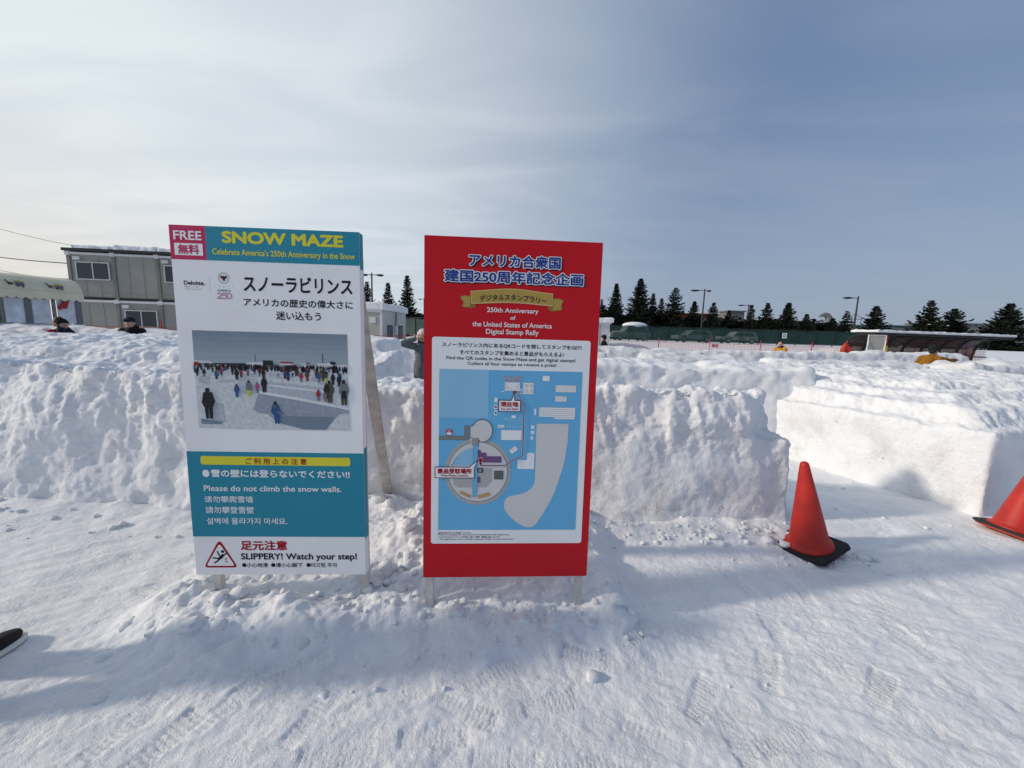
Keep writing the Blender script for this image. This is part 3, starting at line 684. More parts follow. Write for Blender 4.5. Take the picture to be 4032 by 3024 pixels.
for a in [(.075, .90, .33, 0, 0), (.265, .67, .14, 6, 6), (.345, .66, .17, 5, 7), (.40, .62, .11, 4, 5), (.445, .615, .17, 0, 0), (.52, .94, .24, 6, 6, -.008), (.875, .71, .24, 3, 3), (.97, .73, .27, 5, 3), (.855, .66, .16, 0, 0), (.90, .52, .12, 0, 0), (.94, .54, .13, 0, 0), (.85, .50, .12, 3, 7), (.80, .69, .12, 1, 5), (.845, .70, .11, 5, 5), (.73, .49, .12, 3, 1), (.60, .47, .10, 8, 1), (.67, .44, .07, 3, 0), (.27, .49, .12, 0, 0), (.45, .46, .07, 8, 3), (.42, .46, .04, 2, 2), (.425, .415, .06, 1, 1), (.74, .42, .06, 8, 0), (.82, .43, .07, 3, 5), (.79, .43, .06, 1, 0), (.635, .45, .05, 0, 0), (.86, .44, .06, 0, 0), (.925, .40, .06, 0, 0), (.97, .405, .05, 0, 0), (.54, .45, .04, 5, 0)] + [(_fig.random(), y_, .05 + (y_ - .40) * .55, _fig.choice([0, 0, 0, 3, 5, 1, 8, 6]), _fig.choice([0, 0, 5])) for y_ in [_fig.uniform(.39, .50) for _ in range(34)]]: figure(*a)
pp([[P_(*q) for q in p] for p in [[(.495, .765), (.51, .745), (.53, .765)], [(.527, .80), (.56, .83), (.555, .845), (.523, .825)]]], COLS[5], 9, 'photo_hat')
pp([[P_(*q) for q in ((.955, .58), (.985, .58), (.985, .66), (.958, .66))]], COLS[0], 9, 'photo_backpack')
# teal notice field
pp([rectp(0, .560, .9, .793)], I_TEAL, 1, 'notice_field')
pp([rrect(.068, .572, .830, .595, .0112)], I_YEL, 2, 'notice_bar')
pt('ご 利 用 上 の 注 意', .294, .5755, .605, .5925, I_DRED, .018, 3)
pt('●', .072, .609, .108, .6285, I_WHITE, .02, 2)
pt('雪の壁には登らないでください!!', .116, .6075, .826, .6285, I_WHITE, .026, 2)
pt('Please do not climb the snow walls.', .074, .651, .781, .6665, I_WHITE, .014, 2)
pt('请勿攀爬雪墙', .073, .680, .321, .698, I_WHITE, .008, 2)
pt('請勿攀登雪壁', .075, .709, .322, .728, I_WHITE, .008, 2)
pt('설벽에 올라가지 마세요.', .076, .740, .492, .7585, I_WHITE, .008, 2)
tri = [(.133, .808), (.052, .8775), (.212, .8775)]
def rtri(p, r_):
    out = []
    for i in range(3):
        a, b, c = Vector(p[i - 1]), Vector(p[i]), Vector(p[(i + 1) % 3]); d1 = (a - b).normalized(); d2 = (c - b).normalized()
        s_, e_ = b + d1 * r_, b + d2 * r_
        for k in range(6): t = k / 5; q = s_ * (1 - t) ** 2 + b * 2 * t * (1 - t) + e_ * t * t; out.append((q.x, q.y))
    return out
pp([rtri([(.1327, .800), (.043, .8815), (.2215, .8815)], .020)], I_DRED, 1, 'warning_triangle')
pp([rtri([(.1327, .8125), (.0585, .8762), (.206, .8762)], .012)], I_WHITE, 2, 'triangle_field')
pp([circ(.1465, .8355, .0085, 20)] + stroke([(.147, .846), (.135, .853), (.127, .8555)], .0150) + stroke([(.131, .848), (.124, .842), (.1205, .835)], .0072) + stroke([(.150, .846), (.161, .8425), (.167, .839)], .0070) + stroke([(.128, .857), (.115, .8545), (.095, .8535)], .0076) + stroke([(.128, .857), (.118, .862), (.102, .8675)], .0076), I_SIL, 3, 'pictogram')
pp([[(.152, .8600), (.167, .8525), (.168, .8570)], [(.153, .8625), (.170, .8625), (.166, .8675)]], I_DRED, 3, 'slip_marks')
pt('足元注意', .241, .804, .485, .832, I_DRED, .035, 1)
pt('SLIPPERY! Watch your step!', .240, .840, .853, .864, I_BLACK, .03, 1)
for t_, a, b in (('小心地滑', .268, .378), ('请小心脚下', .420, .562), ('미끄럼 주의', .607, .743)):
    pp([circ(a - .0135, .8745, .0118, 20)], I_BLACK, 1, 'bullet'); pt(t_, a, .868, b, .881, I_BLACK, .018, 1)
# legs, frame and rear brace (weathered lumber)
def lumber(name, a, b, w, h, m=WOODG, upd=(0, 1, 0)):
    b_ = MB(); b_.beam(a, b, w, h, upd); o = b_.build(name, m, root, bevel=.0015); return o
zb = root.location.z
z0 = .2520 - zb
lumber('leg', (-.385, .075, z0 - .25), (-.385, .075, z0 + .9), .040, .040, WOODW); lumber('leg', (.418, .078, z0 - .25), (.418, .078, z0 + 1.70), .045, .045, WOODW)
lumber('frame_rail', (-.44, .075, z0 + 1.74), (.44, .075, z0 + 1.74), .04, .04); lumber('frame_rail', (-.362, .075, z0 + .35), (.392, .075, z0 + .35), .04, .04)
# the brace runs from high on the right leg back and down into the snow (drawn in the sign's own axes)
lumber('brace', (.385, .135, z0 + 1.58), (.235, 1.30, -.10), .070, .028, WOODG, (0, 0, 1))
lumber('brace', (-.385, .135, z0 + 1.58), (-.30, 1.25, -.10), .085, .028, WOODG, (0, 0, 1))

# ---------------- red map sign
root, MX = sign_root('stamp_rally_sign', 'red upright sign with blue Japanese headline, gold ribbon and pale blue route map', -.0027, 1.9715, 0.2624, 0.0617, 0.0308, 1.7991)
SH = 1.7991
mb = MB(); mb.box(-.45, .45, 0.0, .030, 0, SH); panel = mb.build('panel', I_RED, root, bevel=.0015); put_local(panel, MX)
pr = Print(panel); pt, pp = plink(pr.text, SH), few(plink(pr.poly, SH))
def headline(t_, *b):
    pt(t_, *b, I_BLACK, .10, 1, 'headline_shadow', (.005, .0024), .03); pt(t_, *b, I_WHITE, .095, 3, 'headline_outline', (0, 0), .03); pt(t_, *b, I_NAVY, .03, 5, 'headline')
headline('アメリカ合衆国', .222, .040, .686, .0705)
headline('建国250周年記念企画', .100, .0795, .806, .1105)
lt = [(.176, .1465), (.204, .1425), (.236, .1445), (.236, .161), (.258, .163), (.258, .170), (.240, .1745), (.207, .1735), (.187, .1705), (.198, .160)]
rtl = [(.650, .1425), (.683, .1430), (.711, .1475), (.699, .160), (.706, .172), (.649, .1765), (.629, .1710), (.628, .1625), (.650, .1625)]
pp([lt, rtl], I_GOLD2, 1, 'ribbon_tails')
pp([[(.180, .1475), (.204, .1440), (.232, .146), (.232, .170), (.207, .1715), (.193, .169), (.202, .160)], [(.655, .1445), (.683, .1450), (.706, .1485), (.695, .160), (.701, .1705), (.655, .1745)]], I_GOLD, 2, 'ribbon_tails')
def band(t): return (.232 + .421 * t, .1312 - .0085 * math.sin(math.pi * t) ** 1.5)
def bandl(t): return (.236 + .417 * t, .1632 - .0050 * math.sin(math.pi * t) ** 1.5)
TT = [i / 24 for i in range(25)]
pp([[band(t) for t in TT] + [bandl(t) for t in TT[::-1]]], I_GOLD3, 3, 'ribbon')
pp([[(band(t)[0] + .003 * (1 - 2 * t), band(t)[1] + .0022) for t in TT] + [(bandl(t)[0] + .003 * (1 - 2 * t), bandl(t)[1] - .0028) for t in TT[::-1]]], I_GOLD, 4, 'ribbon')
pt('デジタルスタンプラリー', .279, .1375, .621, .1530, I_BLACK, .022, 5, bend=lambda t: .0045 - .0060 * np.sin(np.pi * t) + .001 * t)
pt('250th Anniversary', .317, .171, .581, .1865, I_WHITE, .014, 1)
pt('of', .437, .1905, .464, .2005, I_WHITE, .014, 1)
pt('the United States of America', .244, .207, .653, .2195, I_WHITE, .014, 1)
pt('Digital Stamp Rally', .314, .225, .586, .2415, I_WHITE, .014, 1)
pp([rrect(.041, .2485, .860, .8005, .014)], I_WHITE, 1, 'white_field')
pt('スノーラビリンス内にあるQRコードを探してスタンプをGET!', .091, .2615, .813, .2735, I_BLACK, .024, 2)
pt('すべてのスタンプを集めると景品がもらえるよ!', .181, .2800, .722, .2920, I_BLACK, .024, 2)
pt('Find the QR codes in the Snow Maze and get digital stamps!', .114, .2965, .784, .3075, I_BLACK, .016, 2)
pt('Collect all four stamps to receive a prize!', .223, .3100, .683, .3205, I_BLACK, .016, 2)
pp([rectp(.079, .330, .824, .762)], I_SKY, 2, 'map_ground')
pp([rectp(.079, .330, .335, .4565)], I_SKY2, 3, 'map_lake')
pt('スノーラビリンス', .406, .3435, .506, .3495, I_WHITE, .09, 3, 'map_lettering', (0, 0), .03); pt('スノーラビリンス', .406, .3435, .506, .3495, I_DRED, .03, 4, 'map_lettering')
pt('Snow Maze', .413, .3515, .499, .3575, I_WHITE, .10, 3, 'map_lettering', (0, 0), .03); pt('Snow Maze', .413, .3515, .499, .3575, I_DRED, .03, 4, 'map_lettering')
whites = [rectp(.417, .361, .497, .383), rectp(.514, .361, .569, .391), rectp(.499, .378, .511, .390), rectp(.614, .342, .651, .356), rectp(.684, .366, .793, .384), rectp(.684, .395, .745, .409), rectp(.601, .425, .793, .4505), rectp(.685, .451, .792, .456),
    rectp(.365, .402, .381, .414), rectp(.364, .420, .381, .432), rectp(.365, .436, .381, .448), rectp(.576, .429, .586, .446), rectp(.457, .448, .480, .455), rectp(.399, .384, .414, .386), rectp(.404, .487, .513, .514), rectp(.386, .474, .421, .481),
    rectp(.562, .474, .580, .483), rectp(.562, .488, .580, .497), rectp(.562, .503, .574, .512), [(.448, .542), (.480, .529), (.496, .539), (.464, .552)], [(.545, .548), (.584, .548), (.584, .592), (.496, .592), (.496, .568), (.545, .568)]]
pp(whites, I_WHITE, 3, 'map_buildings')
lines = []
for w_ in whites[:4] + whites[4:7] + [whites[14], whites[19]]: lines += outline(w_, .0010)
for (u0, v0, u1, v1, n_) in ((.684, .366, .783, .384, 4), (.684, .395, .736, .409, 3), (.601, .425, .781, .4505, 5)):
    lines += [rectp(u0, v0 + (v1 - v0) * i / n_ - .0004, u1, v0 + (v1 - v0) * i / n_ + .0004) for i in range(1, n_)] + [rectp(u1 - .0005, v0, u1 + .0005, v1)]
lines += [rectp(.522 + .0095 * i, .364, .5245 + .0095 * i, .374) for i in (0, .8, 1.6, 2.9, 3.7, 4.3)] + [rectp(.522 + .0095 * i, .377, .5245 + .0095 * i, .388) for i in (0, .8, 1.6, 2.9, 3.7, 4.3)]
lines += [rectp(.6945 + .0107 * i, .451, .6953 + .0107 * i, .456) for i in range(9)] + [rectp(.568, v, .569, v + .009) for v in (.474, .488, .503)] + [rectp(.574, v, .575, v + .009) for v in (.474, .488)]
lines += stroke([(.505, .575), (.515, .573), (.515, .590)], .0012) + stroke([(.520, .575), (.532, .574), (.530, .588)], .0012) + stroke([(.556, .556), (.572, .556), (.570, .572), (.560, .580)], .0012) + stroke([(.562, .516), (.561, .522)], .0012) + stroke([(.475, .530), (.490, .523), (.507, .538)], .0010) + [rectp(.456, .5385, .486, .5393)] + stroke([(.455, .539), (.488, .526)], .0006)
pp(lines, I_MG, 4, 'map_building_lines')
mz = []
rm = random.Random(4)
for i in range(8):
    for j in range(4):
        x, y = .422 + i * .0098, .365 + j * .0050
        if rm.random() < .5: mz += stroke([(x, y), (x + .0085, y)], .0014)
        if rm.random() < .55: mz += stroke([(x, y), (x, y + .0045)], .0014)
pp(mz, I_MG, 4, 'map_maze')
pp([circ(.428 + .0148 * i, .4605, .0022, 8) for i in range(6)] + [circ(.436 + .0146 * i, .4785, .0026, 8) for i in range(6)] + [rectp(.420, .4555, .440, .4562), rectp(.495, .4555, .512, .4562)], I_WHITE, 3, 'map_dots')
pp([rectp(.386, .4775, .421, .4785)], I_MG, 4, 'map_building_lines')
pp([rectp(.501, .3815, .509, .3885)], I_SKY, 4, 'map_marks'); pp([rectp(.368, .423, .377, .429)], I_DRED, 4, 'map_marks'); pp([rectp(.369, .439, .377, .445)], I_GG, 4, 'map_marks')
pp([rectp(.460, .3835, .480, .3885)], I_DRED, 4, 'map_marks')
pp([rectp(.079, .504, .235, .516), rectp(.211, .476, .235, .504)], I_DG, 3, 'map_road')
blob = [(.591, .469), (.762, .4685), (.762, .495), (.760, .519), (.752, .558), (.741, .587), (.726, .613), (.708, .645), (.689, .672), (.644, .715), (.607, .745), (.592, .751), (.580, .7545), (.568, .755), (.540, .752), (.513, .745), (.488, .736), (.465, .726), (.447, .715), (.434, .706), (.429, .694), (.429, .686), (.435, .678), (.444, .672), (.456, .668), (.491, .664), (.515, .662), (.538, .658), (.558, .652), (.576, .644), (.587, .635), (.592, .624)]
pp([blob], I_LG, 3, 'map_field')
CC = (.286, .601); KY = 1.04          # the plan circle is squeezed: 0.175 wide, 0.0968 tall in board metres
def ell(rr, k=56, a0=0, a1=360): return [(CC[0] + (u - CC[0]), CC[1] + (v - CC[1]) * KY) for u, v in circ(CC[0], CC[1], rr, k, a0, a1)]
pp([ell(.175)], I_MG, 3, 'map_ring'); pp([ell(.158)], I_GG, 4, 'map_ring'); pp([ell(.1555)], I_LG, 5, 'map_plaza')
pp([[(.243, .509), (.287, .509), (.287, .530), (.251, .530)]], I_LG, 6, 'map_lobe')
lob = [(.304 + .054 * math.cos(R(a)), .490 + .030 * math.sin(R(a))) for a in range(-140, 101, 10)]
lobe = [(.241, .478), (.258, .476)] + lob + [(.286, .513), (.286, .532), (.251, .532), (.251, .509), (.241, .509)]
pp([lobe], I_LG, 6, 'map_lobe'); pp(stroke(lobe[:-3], .0032) + stroke(lobe[-3:] + lobe[:1], .0032)[1:], I_GG, 7, 'map_lobe_edge')
pp([[(.258, .584), (.144, .584)] + [(CC[0] + (u - CC[0]) * .95, CC[1] + (v - CC[1]) * .90) for u, v in circ(CC[0], CC[1], .150, 12, 192, 256)] + [(.258, .540)]], I_SKY2, 6, 'map_pond')
pp([rectp(.260, .526, .283, .669)], I_SKY, 7, 'map_channel'); pp(outline(rectp(.260, .526, .283, .669), .0012), I_DG, 8, 'map_channel_edge')
pp([[(.284, .590), (.360, .590), (.361, .626), (.330, .643), (.284, .643)], [(.157, .612), (.255, .612), (.256, .643), (.184, .644), (.158, .635)]], I_MG, 6, 'map_paving')
pp([[(.284, .5415), (.300, .5415), (.300, .5485), (.329, .5485), (.329, .558), (.409, .558), (.409, .575), (.284, .575)], rectp(.283, .614, .300, .630)], I_PUR, 7, 'map_hall')
pp([rectp(.372, .597, .422, .621)], I_GG, 7, 'map_block'); pp([[(.198, .652), (.253, .665), (.248, .673), (.190, .660)], [(.289, .665), (.348, .656), (.354, .665), (.293, .674)]], I_TAN, 7, 'map_kiosks')
pp([rectp(.288, .562, .311, .575)], I_WHITE, 8, 'map_marker'); pp([rectp(.2895, .563, .3095, .574)], I_DRED, 9, 'map_marker')
rt_ = [(.484, .389), (.521, .417), (.521, .555), (.426, .583), (.299, .583), (.299, .578)]
pp(stroke(rt_, .0085), I_WHITE, 8, 'map_route_edge'); pp(stroke(rt_, .0048), I_MAR, 9, 'map_route'); pp([[(.299, .572), (.291, .5795), (.307, .5795)]], I_MAR, 9, 'map_arrow')
c1 = [(.388, .408), (.453, .408), (.467, .389), (.471, .408), (.501, .408), (.501, .437), (.388, .437)]
pp([c1], I_WHITE, 9, 'map_callout'); pp(outline(c1, .0034), I_MAR, 10, 'map_callout_edge')
pt('現在地', .397, .4115, .491, .4255, I_DRED, .045, 10, 'map_lettering'); pt('You Are Here', .398, .4275, .490, .4335, I_DRED, .03, 10, 'map_lettering')
c2 = [(.061, .588), (.239, .588), (.284, .569), (.266, .592), (.267, .617), (.061, .617)]
pp([c2], I_WHITE, 9, 'map_callout'); pp(outline(c2, .0034), I_MAR, 10, 'map_callout_edge')
pt('景品受取場所', .073, .5915, .254, .606, I_DRED, .045, 10, 'map_lettering'); pt('Prize Pikup Location', .092, .6075, .236, .6150, I_DRED, .03, 10, 'map_lettering')
pp([rectp(.283, .5895, .312, .6025)], I_BLACK, 8, 'map_info'); pp(ringp(.2975, .596, .0085, .0012, 20), I_WHITE, 9, 'map_info'); pt('i', .2955, .592, .2995, .600, I_WHITE, .03, 9, 'map_info')
pp([rectp(.116, .486, .149, .503)], I_DRED, 4, 'map_bus_mark'); pp([rrect(.120, .4955, .145, .5015, .002)], I_WHITE, 5, 'map_bus_mark'); pt('SHUTTLE', .118, .4870, .147, .4900, I_WHITE, .01, 5, 'map_lettering'); pt('BUS', .125, .4910, .140, .4945, I_WHITE, .02, 5, 'map_lettering')
for t_, u1, v in (('※景品は先着で無くなり次第終了となります。', .258, .768), ('*Prizes are available on a first-come, first-served basis while supplies last.', .461, .7735), ('※このデジタルスタンプラリーは日本語、英語、中国語、韓国語に対応しています。', .414, .7795), ('* This digital stamp rally is available in Japanese, English, Chinese, and Korean.', .487, .7860)):
    pt(t_, .078, v, u1, v + .0048, I_BLACK, .012, 2)
zb = root.location.z; z0 = .2624 - zb
lumber('leg', (-.422, .055, z0 - .25), (-.422, .09, z0 + 1.2), .042, .042, WOODW); lumber('leg', (.418, .055, z0 - .25), (.418, .09, z0 + 1.2), .042, .042, WOODW)
lumber('brace', (-.40, .13, z0 + 1.5), (-.36, .75, -.12), .03, .08); lumber('brace', (.39, .13, z0 + 1.5), (.36, .75, -.12), .03, .08)

# ------------------------------------------------------------------ traffic cones
C_RED = mat('cone_red', (0.45, 0.020, 0.012), 0.5, var=0.16, scale=7, bump=.15, bscale=30); C_BLK = mat('rubber', (0.018, 0.018, 0.02), 0.75, var=.2, scale=20, bump=.2)
def cone(label, x, y, rz, tilt, sc=1.0):
    z = hgt(x, y)
    r_ = empty('traffic_cone', (x, y, z - .004 + .06 * abs(tilt[1])), 0); r_.rotation_euler = (Matrix.Rotation(tilt[1], 3, 'Y') @ Matrix.Rotation(tilt[0], 3, 'X') @ Matrix.Rotation(rz, 3, 'Z')).to_euler(); r_.scale = (sc,) * 3; tag(r_, label, 'traffic cone', 'orange traffic cones at the maze entrance')
    b = MB(); b.lathe([(0.0, .70), (.020, .70), (.026, .694), (.0295, .683), (.128, .072), (.135, .058), (.152, .050), (.156, .038), (.152, .028), (.0, .028)], seg=48); b.build('cone', C_RED, r_, smooth=False).data.shade_smooth()
    b = MB(); p = [(-.19, -.13), (-.13, -.19), (.13, -.19), (.19, -.13), (.19, .13), (.13, .19), (-.13, .19), (-.19, .13)]; b.prism([(q[0] * .97, q[1] * .97) for q in p], .0, .014); b.build('foot', C_RED, r_, bevel=.003)
    b = MB(); p = [(-.195, -.155), (-.155, -.195), (.155, -.195), (.195, -.155), (.195, .155), (.155, .195), (-.155, .195), (-.195, .155)]; b.prism(p, .0145, .036); b.build('weight', C_BLK, r_, bevel=.006)
    return r_
cone('whole orange cone on a black rubber weight with a lump of snow on its foot', 2.325, 2.80, R(24), (R(2), R(-12)))
cone('orange cone cut by the right edge of the photo', 4.36, 3.17, R(20), (R(0), R(11)))

# ------------------------------------------------------------------ people
def tcap(mb, a, b, ra, rb, seg=14):
    a, b = Vector(a), Vector(b); d = b - a; l = max(d.length, 1e-4)
    pts = []; rs = []
    dn = d / l
    for i in range(5): t = math.pi / 2 * (1 - i / 4); pts.append(a - dn * ra * math.sin(t)); rs.append(max(ra * math.cos(t), ra * .03))
    for i in range(1, 4): t = i / 4; pts.append(a + d * t); rs.append(ra + (rb - ra) * t)
    for i in range(5): t = math.pi / 2 * i / 4; pts.append(b + dn * rb * math.sin(t)); rs.append(max(rb * math.cos(t), rb * .03))
    mb.tube(pts, rs, seg)
SKIN = mat('skin', (0.50, 0.30, 0.21), .55, var=.06, scale=20); HAIR = mat('hair', (0.018, 0.013, 0.011), .55, var=.25, scale=60, bump=.4, bscale=120); EYE = mat('eye', (0.02, 0.015, 0.012), .2)
def cloth(n, c): return mat('cloth_' + n, c, .85, var=.14, scale=14, bump=.5, bscale=45, spec=.2)
def fold(me, amp, seed, sc=7):
    co, no = get_np(me); P = co * np.array([sc, sc, sc * 1.5]) + seed
    set_np(me, co + no * (amp * (fbm(P, 3) + .5 * (ridged(P * .8, 2) - .7)))[:, None])
def person(label, loc, rz, H, coat, legs, hat=None, hatcol=None, lhand=None, rhand=None, bend=0.0, hood=None, hair='short', pack=None, group=None, look=0.0, coat_len=.46, feet=None, shoes=None, scarf=None, z=None, headbend=None):
    """local axes: +y is the way the person faces; heights as fractions of H"""
    zb = hgt(loc[0], loc[1]) if z is None else z
    root = empty('person', (loc[0], loc[1], zb), rz); tag(root, label, 'person', group)
    hip = Vector((0, 0, .52 * H)); sb = math.sin(bend); cb = math.cos(bend)
    def T(x, y, z): # torso point above hip, bent forward
        return hip + Vector((x, y * cb + z * sb, z * cb - y * sb))
    sh = T(0, 0, .29 * H); neck = T(0, .004, .325 * H)
    hb = bend * .6 if headbend is None else headbend
    hd = neck + Vector((0, math.sin(hb) * .09 * H + .012, math.cos(hb) * .085 * H))
    hr = .062 * H
    sx = .108 * H
    def arm(s, hand):
        S = T(s * sx, 0, .285 * H)
        Hn = Vector(hand) * H if hand else T(s * (sx + .03 * H), .05 * H, -.06 * H)
        d = Hn - S; L1, L2 = .165 * H, .16 * H; dl = min(d.length, (L1 + L2) * .985); dn = d.normalized(); Hn = S + dn * dl
        h = math.sqrt(max(L1 * L1 - ((L1 * L1 - L2 * L2 + dl * dl) / (2 * dl)) ** 2, 0)); m = (L1 * L1 - L2 * L2 + dl * dl) / (2 * dl)
        pole = Vector((s * .6, -.5, -.8)); pole = (pole - dn * pole.dot(dn)).normalized()
        return S, S + dn * m + pole * h, Hn
    arms = [arm(-1, lhand), arm(1, rhand)]
    if feet is None: feet = [(-.055 * H, .01), (.055 * H, -.01)]
    legsJ = []
    for s, ft in zip((-1, 1), feet):
        A = Vector((ft[0], ft[1], .045 * H)); Hp = hip + Vector((s * .052 * H, 0, 0)); K = (A + Hp) / 2 + Vector((0, .03 * H, 0)); legsJ.append((Hp, K, A))
    # one continuous body: trunk, neck, head with nose and ears, limbs, fingers
    mb = MB()
    tcap(mb, hip, T(0, 0, .15 * H), .072 * H, .062 * H); tcap(mb, T(0, 0, .15 * H), T(0, 0, .25 * H), .066 * H, .075 * H); tcap(mb, T(-sx * .8, 0, .275 * H), T(sx * .8, 0, .275 * H), .038 * H, .038 * H)
    tcap(mb, sh, neck + Vector((0, 0, .03 * H)), .034 * H, .030 * H)
    mb.ball(hd, hr, .80, .95, 1.12, 18, 12); tcap(mb, hd + Vector((0, .012 * H, -.035 * H)), hd + Vector((0, .03 * H, -.045 * H)), .033 * H, .024 * H)
    tcap(mb, hd + Vector((0, .052 * H, .004 * H)), hd + Vector((0, .066 * H, -.012 * H)), .006 * H, .010 * H); tcap(mb, hd + Vector((-.02 * H, .048 * H, .016 * H)), hd + Vector((.02 * H, .048 * H, .016 * H)), .010 * H, .010 * H)
    for s in (-1, 1): mb.ball(hd + Vector((s * .052 * H, -.004 * H, -.006 * H)), .014 * H, .5, .8, 1.2, 8, 6)
    for (S, E_, Hn), s in zip(arms, (-1, 1)):
        tcap(mb, S, E_, .030 * H, .024 * H); tcap(mb, E_, Hn, .024 * H, .016 * H)
        d = (Hn - E_).normalized(); side = d.cross(Vector((0, 0, 1)))
        side = side.normalized() if side.length > .2 else Vector((1, 0, 0)); nn = side.cross(d)
        pal = Hn + d * .045 * H
        tcap(mb, Hn + side * .008 * H, pal + side * .013 * H, .0125 * H, .0115 * H); tcap(mb, Hn - side * .008 * H, pal - side * .013 * H, .0125 * H, .0115 * H)
        for q, fl in zip((-1.5, -.5, .5, 1.5), (.036, .044, .042, .033)):
            p0 = pal + side * q * .0108 * H; p1 = p0 + d * fl * .5 * H - nn * .004 * H; p2 = p1 + d * fl * .42 * H - nn * .012 * H
            tcap(mb, p0, p1, .0056 * H, .0052 * H, 8); tcap(mb, p1, p2, .0052 * H, .0044 * H, 8)
        t0 = Hn + d * .012 * H - side * s * .018 * H; tcap(mb, t0, t0 + d * .022 * H - side * s * .016 * H, .0068 * H, .0058 * H, 8); tcap(mb, t0 + d * .022 * H - side * s * .016 * H, t0 + d * .044 * H - side * s * .018 * H, .0058 * H, .005 * H, 8)
    for Hp, K, A in legsJ:
        tcap(mb, Hp, K, .052 * H, .036 * H); tcap(mb, K, A, .036 * H, .022 * H); tcap(mb, A + Vector((0, -.01 * H, -.02 * H)), A + Vector((0, .085 * H, -.028 * H)), .02 * H, .015 * H)
    bo = link('body', remeshed(mb, .0095, 3), SKIN, root, True)
    ey = MB()
    for s in (-1, 1): ey.ball(hd + Vector((s * .020 * H, .0575 * H, .007 * H)), .0055 * H, 1.3, .6, .8, 8, 6)
    for s in (-1, 1):
        e1 = MB(); e1.ball(hd + Vector((s * .020 * H, .0575 * H, .007 * H)), .0055 * H, 1.3, .6, .8, 8, 6); e1.build('eye', EYE, bo, True)
    e1 = MB(); tcap(e1, hd + Vector((-.014 * H, .055 * H, -.036 * H)), hd + Vector((.014 * H, .055 * H, -.036 * H)), .0032 * H, .0032 * H, 8); e1.build('mouth', mat('lips', (.36, .13, .11), .5), bo, True)
    # coat
    mb = MB(); q = coat_len
    tcap(mb, T(0, 0, .06 * H), T(0, 0, .20 * H), .092 * H, .098 * H, 18); tcap(mb, T(0, 0, .20 * H), T(0, 0, .265 * H), .098 * H, .085 * H, 18); tcap(mb, T(-sx * .95, 0, .285 * H), T(sx * .95, 0, .285 * H), .046 * H, .046 * H)
    tcap(mb, T(-.03 * H, 0, .06 * H), Vector((-.03 * H, 0, q * H)), .082 * H, .086 * H); tcap(mb, T(.03 * H, 0, .06 * H), Vector((.03 * H, 0, q * H)), .082 * H, .086 * H)
    tcap(mb, T(0, -.004 * H, .29 * H), T(0, 0, .335 * H), .052 * H, .046 * H)
    for (S, E_, Hn) in arms: tcap(mb, S, E_, .047 * H, .040 * H); tcap(mb, E_, Hn - (Hn - E_).normalized() * .008 * H, .040 * H, .029 * H)
    if hood: mb.ball(T(0, -.045 * H, .33 * H), .05 * H, 1.35, .7, .8, 12, 8)
    me = remeshed(mb, .013, 4); fold(me, .010, H * 7); co_ = link('coat', me, coat, root, True)
    zp = MB(); zp.beam(T(0, .103 * H, .06 * H), T(0, .10 * H, .26 * H), .006, .006); zp.build('zip', C_BLK, co_)
    if scarf: mb = MB(); tcap(mb, neck + Vector((-.02 * H, .012 * H, .0)), neck + Vector((.02 * H, .012 * H, .0)), .042 * H, .042 * H); link('scarf', remeshed(mb, .012, 3), scarf, root, True)
    # trousers
    mb = MB(); tcap(mb, hip + Vector((-.03 * H, 0, .01)), hip + Vector((.03 * H, 0, .01)), .078 * H, .078 * H)
    for Hp, K, A in legsJ: tcap(mb, Hp, K, .064 * H, .050 * H); tcap(mb, K, A + Vector((0, 0, .02 * H)), .050 * H, .044 * H)
    me = remeshed(mb, .014, 4); fold(me, .008, H * 3); link('trousers', me, legs, root, True)
    for Hp, K, A in legsJ:
        if shoes is None:
            mb = MB(); tcap(mb, A + Vector((0, -.02, -.022 * H)), A + Vector((0, .10 * H, -.026 * H)), .031 * H, .026 * H); tcap(mb, A, A + Vector((0, 0, .05 * H)), .036 * H, .040 * H); link('boot', remeshed(mb, .011, 3), C_BLK, root, True)
        else: shoes(root, A, H)
    # hair and hat
    mb = MB()
    if hair == 'long':
        mb.ball(hd + Vector((0, -.010 * H, .014 * H)), hr, .90, 1.0, 1.10, 16, 10); tcap(mb, hd + Vector((-.035 * H, -.02 * H, -.02 * H)), hd + Vector((-.055 * H, -.01 * H, -.13 * H)), .026 * H, .018 * H); tcap(mb, hd + Vector((.035 * H, -.02 * H, -.02 * H)), hd + Vector((.055 * H, -.01 * H, -.13 * H)), .026 * H, .018 * H)
    else: mb.ball(hd + Vector((0, -.014 * H, .016 * H)), hr, .89, .98, 1.10, 16, 10)
    me = remeshed(mb, .011, 2); fold(me, .010, 3, 22); link('hair', me, HAIR, root, True)
    if hat:
        mb = MB()
        if hat == 'cap':
            mb.ball(hd + Vector((0, -.006 * H, .030 * H)), hr, .98, 1.06, .86, 16, 10); pk = MB()
            tcap(mb, hd + Vector((-.022 * H, .062 * H, .028 * H)), hd + Vector((.022 * H, .062 * H, .028 * H)), .022 * H, .022 * H)
        else:
            mb.ball(hd + Vector((0, -.014 * H, .040 * H)), hr, .98, 1.04, .95, 16, 10); tcap(mb, hd + Vector((-.036 * H, -.006 * H, .034 * H)), hd + Vector((.036 * H, -.006 * H, .034 * H)), .034 * H, .034 * H)
            tcap(mb, hd + Vector((0, .026 * H, .042 * H)), hd + Vector((0, -.04 * H, .026 * H)), .036 * H, .040 * H)
        me = remeshed(mb, .011, 3); fold(me, .006, 9, 20); link('hat', me, hatcol, root, True)
